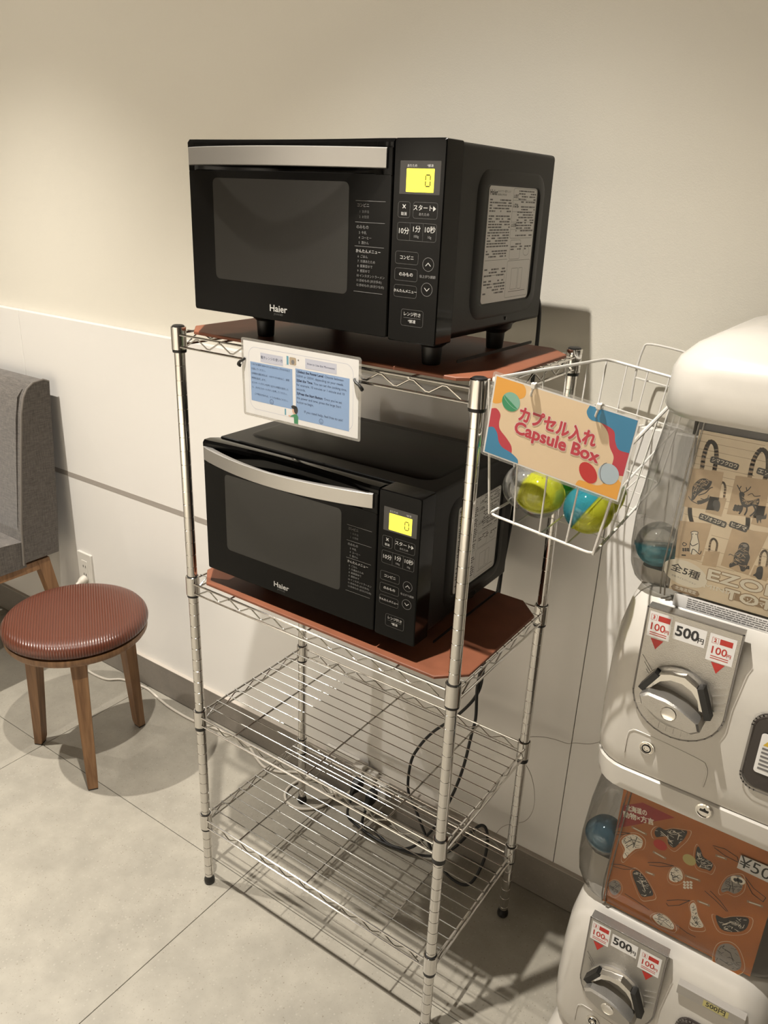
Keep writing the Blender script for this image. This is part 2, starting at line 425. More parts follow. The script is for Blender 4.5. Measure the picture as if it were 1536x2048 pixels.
MB().box((X0-.3, .4162, .099), (X1+.3, .4279, .1005)).build('cap_strip', 'base_top', bb)
tr = MB().box((-1.4, .4272, .622), (.25, .4290, .637)).build('shadow_strip_1', 'shadow_strip'); tag(tr, kind='structure'); onwall(tr)  # thin grey strip standing in for a shadow line across the wall
for nm, mm_, a, b in (('wall_left', 'room', (X0-.1, Y0, 0), (X0, .6, ZC)), ('wall_right', 'room_dark', (X1, Y0, 0), (X1+.1, .6, ZC)), ('wall_rear', 'room', (X0, Y0-.1, 0), (X1, Y0, ZC))):
    tag(MB().box(a, b).build(nm, mm_), kind='structure')
tag(MB().box((X0-.1, Y0-.1, ZC), (X1+.1, .65, ZC+.1)).build('ceiling', 'ceiling'), kind='structure')

def downlight(x, y, power, spill):
    lab = {-1.02: 'round recessed ceiling downlight above the leather stool', .357: 'round recessed ceiling downlight above the wire rack', -2.40: 'round recessed ceiling downlight beyond the grey lounge chair'}.get(x) if y > -1 else 'added fill downlight out of view behind the camera'
    t = empty('ceiling_downlight', (x, y, ZC), lab, 'lamp', 'ceiling downlights')
    MB().lathe([(.034, .0), (.052, 0), (.055, -.004), (.050, -.010), (.036, -.010), (.034, -.002)], n=32).build('trim_ring', 'lamp_body', t)
    for size, k in ((BEAM, 1.0), (SPILL, spill)):             # reflector beam and soft spill of the same lamp
        if not k: continue
        ld = bpy.data.lights.new('downlight', 'SPOT'); ld.energy = power*k; ld.color = LAMP_COLOR
        ld.spot_size = math.radians(size); ld.spot_blend = 1.0; ld.shadow_soft_size = .014
        lo = bpy.data.objects.new('lamp_light', ld); COL.objects.link(lo); lo.parent = t; lo.location = (0, 0, LAMP_Z-ZC)
for q in LAMPS: downlight(*q)

# ------------------------------------------------------------------ the wire rack
RW, RD, ZS = .575, .3208, (1.2371, .770, .465, .1974)
rack = empty('wire_shelving_rack', (0, 0, 0), 'tall chrome wire shelving rack holding both microwaves against the wall', 'rack')
def post_mb():
    prof = [(.0095, .014)]; z = .0285
    while z < ZS[0]-.002:
        prof += [(.0095, z-.0007), (.0088, z-.0002), (.0088, z+.0002), (.0095, z+.0007)]; z += .0254
    prof.append((.0095, ZS[0]+.0005)); return MB().lathe(prof, n=24)
p0 = post_mb().build('post', 'chrome', rack, sharp=50)
foot0 = MB().lathe([(.004, 0), (.0105, .001), (.0118, .004), (.0118, .010), (.0098, .016), (.0098, .021)], n=18).build('foot', 'rubber', p0)
cap0 = MB().lathe([(.0102, ZS[0]+.0003), (.0102, ZS[0]+.0015), (.008, ZS[0]+.0026), (.003, ZS[0]+.003)], n=20).build('end_cap', 'rubber', p0)
CORN = [(0, 0), (RW, 0), (0, RD), (RW, RD)]
for i, (x, y) in enumerate(CORN):
    o = p0 if i == 0 else copy_tree(p0, rack)
    o.location = (x, y, 0)
ring_h = {}
MAT_DY = RD/12
def shelf(Z, k):
    s = empty('shelf', (0, 0, 0), None, None); s.parent = rack
    zu, zl = Z-.0125, Z-.0325
    f = MB()
    e = .006
    for y in (-e, RD+e):
        for z in (zu, zl): f.tube([(.006, y, z), (RW-.006, y, z)], .0021, 8)
    for x in (-e, RW+e):
        for z in (zu, zl): f.tube([(x, .006, z), (x, RD-.006, z)], .0021, 8)
    fo = f.build('edge_rails', 'chrome', s)
    def zig(a, b, n):
        P = []; a = Vector(a); b = Vector(b)
        for i in range(2*n+1):
            q = a.lerp(b, i/(2*n)); q.z = zl+.002 if i % 2 == 0 else zu-.002
            P.append(q)
        Q = [P[0]]
        for p1, p2 in zip(P, P[1:]):                   # small flats at the welds
            Q += [p1.lerp(p2, .12), p1.lerp(p2, .88)]
        return Q+[P[-1]]
    g = .0044
    for y in (-g, RD+g): MB().tube(zig((.022, y, 0), (RW-.022, y, 0), 10), .0013, 6).build('truss_wire', 'chrome_dull', s)
    for x in (-g, RW+g): MB().tube(zig((x, .022, 0), (x, RD-.022, 0), 5), .0013, 6).build('truss_wire', 'chrome_dull', s)
    for x in (.104, .2875, .471):
        MB().tube([(x, -.0095, zu-.001), (x, -.004, Z-.0129), (x, RD+.004, Z-.0129), (x, RD+.0095, zu-.001)], .0017, 8).build('cross_wire', 'chrome_dull', s)
    w0 = None
    for i in range(1, 12):
        if w0 is None: w0 = o = MB().tube([(-.0075, 0, Z-.0100), (RW+.0075, 0, Z-.0100)], .00115, 6).build('mat_wire', 'chrome_dull', s)
        else: o = w0.copy(); COL.objects.link(o)
        o.location = (0, i*MAT_DY, 0)
    for i, (x, y) in enumerate(CORN):
        c = MB().lathe([(.0098, Z-.0379), (.0129, Z-.0379), (.0129, Z-.0006), (.0122, Z), (.0110, Z), (.0110, Z-.004), (.0098, Z-.004)], (x, y, 0), 28).build('corner_collar', 'chrome', s)
        h = {(0, 2): .0085, (1, 2): .011, (3, 2): .010, (1, 3): .0085}.get((i, k), .0052)
        MB().lathe([(.0096, Z-.0379-h), (.0117, Z-.0379-h), (.0123, Z-.0379), (.0096, Z-.0379)], (x, y, 0), 24).build('sleeve', 'rubber', c)
        MB().lathe([(.0096, Z-.003), (.0109, Z-.003), (.0109, Z+.0002), (.0096, Z+.0002)], (x, y, 0), 24).build('sleeve', 'rubber', c)
    return s
for k, Z in enumerate(ZS): shelf(Z, k)

BT = .0052
def board(Z, label):
    a, b, c, d, ch = -.004, .579, .0015, .3195, .040
    P = [(a+ch, c), (b-ch, c), (b, c+ch), (b, d-ch), (b-ch, d), (a+ch, d), (a, d-ch), (a, c+ch)]
    z0 = Z-.0088
    o = MB((.2875, .16, z0)).prism(P, XY(), z0, z0+BT, bev=.0012).build('shelf_board', 'board')
    o.location = (.2875, .16, z0); tag(o, label, 'board')
    return z0+BT
zt1 = board(ZS[0], 'red-brown chamfered shelf board under the upper microwave, on the rack\'s top')
zt2 = board(ZS[1], 'red-brown chamfered shelf board under the lower microwave')

# ------------------------------------------------------------------ microwaves
def microwave(loc, rz, zfoot, label):
    W, D, H = .455, .319, .247
    t = empty('microwave_oven', loc, label, 'microwave', 'matching black microwaves on the rack', rz)
    z0 = zfoot
    y1 = .040                                   # front assembly depth
    MB().loft([[(x, y, z) for x, z in rrect(.001+i, W-.001-i, z0+.006+i, z0+H-.001-i, .006, 3)]
               for y, i in ((y1, .0015), (y1+.002, 0), (D-.003, 0), (D, .004))]).build('body', 'mw_body', t)
    body = t.children[-1]
    # stamped panels on the side and the top
    fs = Frame((W-.001, 0, z0), (0, 1, 0), (0, 0, 1))
    def stamp(P0, P1, P2, fr, dep, nm):
        mb = MB(); mb.loft([[fr.p(a, b, 0) for a, b in P0], [fr.p(a, b, dep) for a, b in P1], [fr.p(a, b, dep) for a, b in P2], [fr.p(a, b, .0003) for a, b in P2]], cap=False)
        return mb.build(nm, 'mw_body', body)
    A = rrect(.085, .292, .022, .218, .03); B = rrect(.090, .287, .027, .213, .027); Cc = rrect(.104, .274, .040, .200, .016)
    mb = MB(); mb.loft([[fs.p(a, b, 0) for a, b in A], [fs.p(a, b, .0022) for a, b in B], [fs.p(a, b, .0022) for a, b in Cc], [fs.p(a, b, .0002) for a, b in rrect(.106, .272, .042, .198, .014)]], cap=False)
    mb.build('stamped_frame', 'mw_body', body)
    MB().prism(rrect(.062, .300, .0085, .013, .002, 2), YZ(W-.001), 0, .0012).build('side_rib', 'mw_body', body)
    sc = MB().lathe([(.0026, 0), (.0026, .0012), (.001, .0016)], (W-.001, .20, z0+.0165), 12, (1, 0, 0)).build('screw', 'rubber', body)
    ft = Frame((0, 0, z0+H-.001), (1, 0, 0), (0, 1, 0))
    A = rrect(.030, W-.030, .075, D-.025, .03); B = rrect(.034, W-.034, .079, D-.029, .027)
    MB().loft([[ft.p(a, b, -.0005) for a, b in A], [ft.p(a, b, .0022) for a, b in B]]).build('top_plate', 'mw_body', body)
    # door
    dx1 = .3768
    dm = MB()
    dm.prism(rrect(0, dx1, z0, z0+.206, .003, 2), XZ(y1), 0, y1, bev=.0012)
    arc = [(0, y1), (0, .0012), (.0012, 0), (.012, 0)]
    N = 14
    for k in range(N+1):
        u = k/N; arc.append((.014+(.350-.014)*u, .030*math.sin(PI*u)**.8))
    arc += [(dx1-.012, 0), (dx1-.0012, 0), (dx1, .0012), (dx1, y1)]
    dm.prism(arc, XY(), z0+.204, z0+.238)
    arc2 = [(x, y*.35) for x, y in arc[1:-1]]; arc2 = [arc[0]]+arc2+[arc[-1]]
    arc3 = [(x, min(y1, y*.35+.004)) for x, y in arc]
    dm.loft([[(x, y, z0+.236) for x, y in arc2], [(x, y, z0+.2425) for x, y in arc2], [(x, y, z0+.247) for x, y in arc3]])
    door = dm.build('door', 'mw_gloss', t, sharp=25)
    # bowed handle
    hm = MB(); N = 22; rings = []
    for k in range(N+1):
        u = k/N; x = .004+.3645*u; y = -.0012-.031*math.sin(PI*u)**.85
        rings.append([(x, y, z0+.2115), (x, y-.0016, z0+.2125), (x, y-.0016, z0+.2352), (x, y, z0+.2362), (x, y+.0095*(.25+.75*abs(2*u-1)), z0+.2362), (x, y+.0065*(.25+.75*abs(2*u-1)), z0+.2115)])
    hm.loft(rings).build('door_handle', 'silver', door, sharp=40)
    fd = Frame((0, 0, z0), (1, 0, 0), (0, 0, 1))
    decal('door_window', [rrect(.051, .308, .051, .195, .008)], fd, .0004, 'mw_window', door)
    decal('printed_rules', [[(.3195, z), (.3680, z), (.3680, z+.0005), (.3195, z+.0005)] for z in (.172, .1455, .1152, .0563)], fd, .0006, 'print_g', door)
    text('Haier', .0138, fd, .1797, .0172, .0006, 'print_w', door, bold=.00015, width=.0345)
    text('JM-FH18D', .0042, fd, .180, .0092, .0006, 'print_d', door)
    L = [('コンビニ', .0052, .3215, .1665, 'print_g'), ('1  お弁当', .0040, .326, .1588, 'print_d'), ('2  お惣菜', .0040, .326, .1522, 'print_d'),
         ('のみもの', .0052, .3215, .1395, 'print_g'), ('3  牛乳', .0042, .326, .1325, 'print_g'), ('4  コーヒー', .0042, .326, .1262, 'print_g'), ('5  酒かん', .0042, .326, .1199, 'print_g'),
         ('かんたんメニュー', .0052, .3215, .1092, 'print_w'), ('6  ごはん', .0042, .325, .1023, 'print_g'), ('7  冷凍あたため', .0042, .325, .0961, 'print_g'), ('8  葉果菜ゆで', .0042, .325, .0899, 'print_g'),
         ('9  根菜ゆで', .0042, .325, .0837, 'print_g'), ('10 インスタントラーメン', .0042, .3235, .0775, 'print_g'), ('11 炒めもの (水分多め)', .0042, .3235, .0713, 'print_g'), ('12 炒めもの (水分少なめ)', .0042, .3235, .0651, 'print_g')]
    for s, sz, x, z, mm in L: text(s, sz, fd, x, z, .0006, mm, door, align='LEFT')
    # control panel
    cp = MB().prism(rrect(.3786, W, z0-.002, z0+H, .003, 2), XZ(y1), 0, y1, bev=.0014).build('control_panel', 'mw_gloss', t, sharp=25)
    dsp = decal('display', [rrect(.3885, .4485, .1825, .2212, .0006, 1)], fd, .0004, 'bezel', cp)
    decal('lit_screen', [rrect(.3985, .4395, .1850, .2122, .0005, 1)], fd, .0006, 'lcd', cp)
    sx, sz = .4305, .1985; seg = []
    for dx0, dz0, dx1_, dz1 in ((-.0025, .0065, .0025, .0065), (-.0025, -.0065, .0025, -.0065), (-.0034, .0055, -.0034, .001), (.0034, .0055, .0034, .001), (-.0034, -.0055, -.0034, -.001), (.0034, -.0055, .0034, -.001)):
        seg += stroke([(sx+dx0, sz+dz0), (sx+dx1_, sz+dz1)], .0015)
    decal('digit', seg, fd, .0008, 'lcd_seg', cp)
    text('あたため', .0038, fd, .4065, .2153, .0006, 'print_w', cp); text('*解凍', .0038, fd, .4330, .2153, .0006, 'print_w', cp)
    def btn(x0, x1, z0_, z1, r, nm='button', wd=.0005, div=()):
        q = ring(rrect(x0, x1, z0_, z1, r, 4), wd)
        for d in div: q += stroke([(d, z0_), (d, z1)], wd*.8)
        return decal(nm, q, fd, .0005, 'print_d', cp)
    T = lambda s, sz, x, z, mm='print_w', b=.00004: text(s, sz, fd, x, z, .0006, mm, cp, bold=b)
    btn(.388, .406, .1545, .1735, .003); T('×', .0120, .397, .1672); T('取消', .0045, .397, .1588)
    btn(.411, .447, .1545, .1735, .003); T('スタート', .0075, .4255, .1665); T('あたため', .0040, .4275, .1592, 'print_g')
    decal('start_arrow', [[(.4405, .1697), (.4405, .1633), (.4448, .1665)]], fd, .0006, 'print_w', cp)
    btn(.388, .4472, .1272, .1487, .003, div=(.4075, .4272))
    T('10分', .0088, .3977, .1382); T('1分', .0088, .4172, .1412); T('100g', .0042, .4172, .1326, 'print_g'); T('10秒', .0088, .4372, .1412); T('10g', .0042, .4372, .1326, 'print_g')
    btn(.3868, .4222, .0982, .1135, .003); T('コンビニ', .0056, .4045, .1059)
    btn(.3868, .4222, .0772, .0926, .003); T('のみもの', .0056, .4045, .0849)
    btn(.3868, .4222, .0562, .0716, .003); T('かんたんメニュー', .0046, .4045, .0639)
    for zc, sg in ((.1000, 1), (.0690, -1)):
        decal('button', ring(ellipse(.4378, zc, .0083, .0083, 28), .0005), fd, .0005, 'print_g', cp)
        decal('arrow_mark', stroke([(.4342, zc-.0018*sg), (.4378, zc+.0018*sg), (.4414, zc-.0018*sg)], .0009), fd, .0006, 'print_w', cp)
    T('仕上がり調節', .0041, .4378, .0846, 'print_g')
    btn(.4000, .4345, .0200, .0412, .003); T('レンジ強さ', .0056, .4172, .0350); T('*解凍', .0050, .4172, .0258)
    decal('printed_rules', [[(.404, .0303), (.4305, .0303), (.4305, .0306), (.404, .0306)]], fd, .0006, 'print_g', cp)
    # bottom pan and feet
    MB().loft([[(x, y, z) for x, y in rrect(.02-i, W-.02+i, y1+.012-i, D-.02+i, .02)] for z, i in ((z0-.006, -.012), (z0+.0075, .008))]).build('bottom_pan', 'mw_body', t)
    for x in (.088, .408):
        for y in (.070, .262):
            MB().lathe([(.0125, 0), (.0135, .002), (.0150, zfoot*.62), (.024, zfoot*.80), (.027, zfoot+.003)], (x, y, 0), 20).build('foot', 'rubber', t)
    # rating label on the side
    fl_ = Frame((W-.001, 0, z0), (0, 1, 0), (0, 0, 1))
    lb = decal('rating_label', [rrect(.117, .266, .043, .1985, .006)], fl_, .0006, 'label', t)
    rnd = random.Random(5); bars = []
    def lines(x0, x1, za, zb, dz, fill=.8):
        z = za
        while z > zb:
            x = x0
            while x < x1-.003:
                l = rnd.uniform(.002, .011)
                if rnd.random() < fill: bars.append([(x, z), (min(x+l, x1), z), (min(x+l, x1), z+dz*.52), (x, z+dz*.52)])
                x += l+.0012
            if rnd.random() < .12: z -= dz*.8
            z -= dz
    lines(.121, .186, .1795, .104, .0036); lines(.121, .186, .088, .052, .0042, .55)
    lines(.206, .262, .1925, .131, .0036, .75); lines(.195, .262, .121, .111, .0036, .5)
    decal('printed_lines', bars, fl_, .0008, 'ink_soft', lb)
    fr_ = ring(rrect(.1895, .263, .130, .1965, .003), .0004)+ring(rrect(.1895, .263, .047, .099, .003), .0004)+ring(rrect(.193, .226, .101, .1275, .003), .0004)+stroke([(.12, .1015), (.187, .1015)], .0004)+ring(rrect(.121, .183, .069, .081, .0005), .0004)
    for z in (.181, .166, .152, .142): fr_ += stroke([(.1895, z), (.263, z)], .0003)
    for q in ((.205, .225, .058, .088), (.228, .24, .058, .088)): fr_ += ring(rrect(q[0], q[1], q[2], q[3], .001), .0004)
    fr_ += ring(ellipse(.247, .1115, .010, .0065), .0004)+stroke([(.20, .055), (.255, .055)], .0006)
    decal('printed_frame', fr_, fl_, .0008, 'ink', lb)
    text('Haier', .0098, fl_, .1195, .1895, .0009, 'ink', lb, align='LEFT', bold=.0002)
    text('ヘルツフリー電子レンジ', .0036, fl_, .141, .1915, .0009, 'ink', lb, align='LEFT'); text('50/60Hz  JM-FH18', .0036, fl_, .141, .1872, .0009, 'ink', lb, align='LEFT')
    for s_, z in (('危険', .1860), ('警告', .1735), ('注意', .1475)): text('△'+s_, .0055, fl_, .1985, z, .0009, 'ink', lb, bold=.0001)
    return t
def power_cord(pts, plug_at, label):
    q = Vector(plug_at); org = V(q.x, q.y, 0)
    t = empty('mains_cable', org, label, 'cable', 'black mains cables behind the rack')
    MB(org).tube(smooth(pts, 8), .0034, 8).build('cable', 'cable_b', t, sharp=180)
    pm = MB(org)
    pm.loft([[q+V(x, y, z) for x, z in rrect(-a, a, -b-dz, b-dz, .004, 3)] for y, a, b, dz in ((-.0005, .0105, .013, 0), (-.012, .0115, .0145, .002), (-.022, .0105, .014, .004), (-.032, .006, .010, .009), (-.040, .0045, .0055, .016))])
    pm.build('plug', 'cable_b', t)
mw1_loc = (.0582, -.0128, zt1); mw2_loc = (.0395, .0060, zt2)
zf1 = 1.2742-zt1; zf2 = .7985-zt2
PY = .386
microwave(mw1_loc, -.006, zf1, 'upper black microwave standing on the top board of the wire rack')
power_cord([(.47, .311, 1.33), (.486, .35, 1.31), (.490, .363, 1.24), (.485, .362, 1.0), (.470, .362, .80), (.452, .362, .60), (.443, .36, .519), (.446, .36, .44), (.440, .36, .392), (.428, .36, .30), (.408, .358, .212), (.375, .35, .11), (.325, .335, .03), (.270, .33, .008), (.215, .34, .012), (.188, PY-.06, .028), (.183, PY-.042, .055)], (.1790, PY, .076), 'black mains cable dropping from the upper microwave to the power tap')
microwave(mw2_loc, .006, zf2, 'lower black microwave standing on the middle board of the wire rack')
power_cord([(.46, .332, .86), (.472, .349, .84), (.472, .352, .74), (.455, .358, .60), (.443, .368, .500), (.400, .372, .420), (.339, .372, .344), (.305, .37, .285), (.290, .366, .237), (.290, .362, .164), (.318, .355, .125), (.345, .35, .085), (.390, .34, .03), (.440, .33, .010), (.488, .325, .03), (.512, .335, .11), (.510, .34, .175), (.494, .34, .190), (.462, .345, .14), (.415, .35, .06), (.350, .345, .012), (.250, .325, .008), (.165, .33, .012), (.142, PY-.06, .035), (.139, PY-.042, .070)], (.136, PY, .094), 'black mains cable looping from the lower microwave to the power tap')

# ------------------------------------------------------------------ instruction sheet on the rack's top rail
def sheet():
    SW, SH = .233, .1235
    o = V(.165, -.0168, 1.1190); org = o
    t = empty('instruction_sheet', o, 'laminated blue and white microwave instruction sheet tied to the rack\'s top rail', 'sign')
    fr = Frame(o, (1, 0, 0), (0, -.02, 1))
    MB(org).prism(rrect(0, SW, 0, SH, .004), lambda a, b, c: fr.p(a, b, c), 0, .0002).build('laminate_film', 'film', t)
    decal('paper', [rrect(.0045, SW-.0045, .004, SH-.004, .0008, 1)], fr, .0009, 'paper', t, org)
    P = lambda n, polys, h, mm: decal(n, polys, fr, h, mm, t, org)
    P('border_line', ring(rrect(.0150, .2190, .0130, .1110, .014, 6), .0007), .0010, 'lilac')
    P('text_panel', [[(.0180, .026), (.1045, .026), (.1045, .088), (.0180, .088)]], .0011, 'blue')
    P('text_panel', [[(.1105, .012), (.2125, .012), (.2125, .0905), (.1105, .0905)]], .0011, 'blue')
    P('heading_box', [[(.040, .0900), (.086, .0900), (.086, .1045), (.040, .1045)]], .0012, 'lilac')
    P('heading_box', [[(.130, .0930), (.189, .0930), (.189, .1080), (.130, .1080)]], .0012, 'lilac')
    T = lambda s, sz, a, b, mm='ink_blue', al='LEFT', bo=0, wd=None: text(s, sz, fr, a, b, .0014, mm, t, org, align=al, bold=bo, width=wd)
    T('電子レンジの使い方', .0050, .063, .0972, al='CENTER'); T('How to Use the Microwave', .0046, .1595, .1005, al='CENTER')
    J = ['①出力を選択:500Wまたは300Wのいずれかの出力', 'を選んでください。', '②時間を設定:例えば、10分や1分10秒など、調理', '時間を設定します。', '③スタートボタンを押す:出力と時間を設定した', 'ら、大きなスタートボタンを押してください。']
    for i, s in enumerate(J): T(s, .0036, .020, .0843-.0073*i)
    T('ご不明点があれば、どうぞお尋ねください。', .0036, .061, .0375, al='CENTER')
    E_ = [('1)Select the Power Level', ': Choose between', .0862), (None, '500W or 300W, depending on your needs.', .0795), ('2)Set the Time', ': You can set the cooking time,', .0728), (None, 'for example, 10 minutes or 1 minute and 10', .0661), (None, 'seconds.', .0594),
          ('3)Press the Start Button', ': Once you\'ve set', .0527), (None, 'the power and time, press the large Start', .0460), (None, 'button to begin.', .0393)]
    for b_, s, z in E_:
        x = .1125
        if b_:
            q = T(b_, .0051, x, z, bo=.0002); x = max(v.co.x for v in q.data.vertices)+.0002
        T(s, .0051, x, z)
    T('If you need help, feel free to ask!', .0056, .164, .0265, al='CENTER')
    for cx, cz in ((.061, .0305), (.160, .0175)):
        P('smiley', ring(ellipse(cx, cz, .0036, .0038, 18), .0006)+stroke(ellipse(cx, cz, .0019, .0019, 8, 0, PI*1.15, PI*1.85), .0005)+[ellipse(cx-.0012, cz+.001, .0004, .0004, 8), ellipse(cx+.0012, cz+.001, .0004, .0004, 8)], .0013, 'ink_blue')
    P('oven_picture', [rrect(.0900, .1195, .0930, .1075, .001, 2)], .0012, 'paper'); P('oven_picture', [rrect(.099, .1125, .0945, .106, .002, 2)], .0014, 'ochre')
    P('oven_picture', [[(.0935, .0935), (.0975, .0938), (.0975, .1065), (.0935, .107)]], .0014, 'teal_p'); P('oven_picture', [rrect(.1155, .118, .102, .1045, .0005, 1), ellipse(.106, .099, .0032, .0035, 14)], .0015, 'ink_soft')
    P('oven_picture', [rrect(.0855, .1045, .013, .026, .001, 2)], .0012, 'paper'); P('oven_picture', [[(.0875, .0145), (.0905, .0145), (.0905, .0245), (.0875, .0245)]], .0013, 'teal_p')
    P('figure_picture', [[(.1065, .0045), (.1145, .0045), (.1150, .016), (.112, .020), (.107, .019), (.100, .0155), (.099, .0135), (.106, .0145)]], .0016, 'green')
    P('figure_picture', [ellipse(.1075, .0245, .0046, .0055, 18), [(.095, .0155), (.100, .0158), (.099, .0135), (.0955, .0138)]], .0017, 'skin')
    P('figure_picture', [ellipse(.1105, .0262, .0040, .0062, 18), ellipse(.1065, .0298, .0052, .0030, 16)], .0018, 'ink')
    for x, z, sg in ((.0085, .0918, -1), (.2215, .0918, 1)):
        k = [fr.p(x, z, .0012), fr.p(x+sg*.003, z-.003, .0035), fr.p(x+sg*.010, z-.007, .004), fr.p(x+sg*.014, z-.012, .002), fr.p(x+sg*.012, z-.014, -.001)]
        MB(org).tube(smooth(k, 5), [.0018]*6+[.0022]*6+[.0028]*9, 8).build('tie', 'rubber', t)
    return t
sheet()

# ------------------------------------------------------------------ wire basket, sign and capsules
def basket():
    FL, FR, BR, BL = V(.598, -.018, 1.243), V(.786, -.018, 1.192), V(.747, .398, 1.196), V(.604, .398, 1.214)
    bFL, bFR, bBR, bBL = V(.606, .002, 1.0555), V(.757, .002, 1.0385), V(.735, .350, 1.0375), V(.612, .350, 1.0545)
    org = V((bFL.x+bFR.x)/2, .2, min(bFL.z, bFR.z)-.003)
    t = empty('wire_basket', org, 'white wire basket of empty capsules hanging beside the rack', 'basket')
    def rounded(P, r=.02):
        out = []
        for i in range(len(P)):
            a, b, c = P[i-1], P[i], P[(i+1) % len(P)]
            u, v = (a-b).normalized(), (c-b).normalized()
            for k in range(5):
                q = k/4; out.append((b+u*r)*(1-q)**2+2*b*q*(1-q)+(b+v*r)*q**2)
        return out
    MB(org).tube(rounded([FL, FR, BR, BL]), .0026, 8, closed=True).build('rim_wire', 'white_wire', t)
    MB(org).tube(rounded([bFL, bFR, bBR, bBL], .012), .0019, 8, closed=True).build('base_wire', 'white_wire', t)
    def mid(f): return rounded([FL.lerp(bFL, f), FR.lerp(bFR, f), BR.lerp(bBR, f), BL.lerp(bBL, f)], .016)
    MB(org).tube(mid(.45), .0015, 6, closed=True).build('hoop_wire', 'white_wire', t)
    r = .0013
    def U(a, b, c, d, e=V(0, 0, -.002)): MB(org).tube([a, b+e, c+e, d], r, 6).build('upright_wire', 'white_wire', t)
    for k in range(1, 4):
        q = k/4; U(FL.lerp(FR, q), bFL.lerp(bFR, q), bBL.lerp(bBR, q), BL.lerp(BR, q))
    for k in range(1, 5):
        q = k/5; U(FL.lerp(BL, q), bFL.lerp(bBL, q), bFR.lerp(bBR, q), FR.lerp(BR, q), V(0, 0, -.0045))
    for a, b in ((FL, bFL), (FR, bFR), (BL, bBL), (BR, bBR)):
        MB(org).tube([a, b], .0019, 6).build('corner_wire', 'white_wire', t)
    # hanger loop on the back
    a = [V(.655, .398, 1.150), V(.655, .400, 1.196), V(.660, .402, 1.236), V(.672, .402, 1.247), V(.735, .402, 1.240), V(.758, .402, 1.228), V(.757, .400, 1.190), V(.755, .398, 1.145)]
    MB(org).tube(smooth(a, 4), .0019, 8).build('hanger_loop', 'white_wire', t)
    MB(org).tube([V(.656, .400, 1.190), V(.757, .400, 1.178)], .0017, 6).build('hanger_bar', 'white_wire', t)
    return (FL, FR, bFL, bFR, bBL, bBR)
BK = basket()

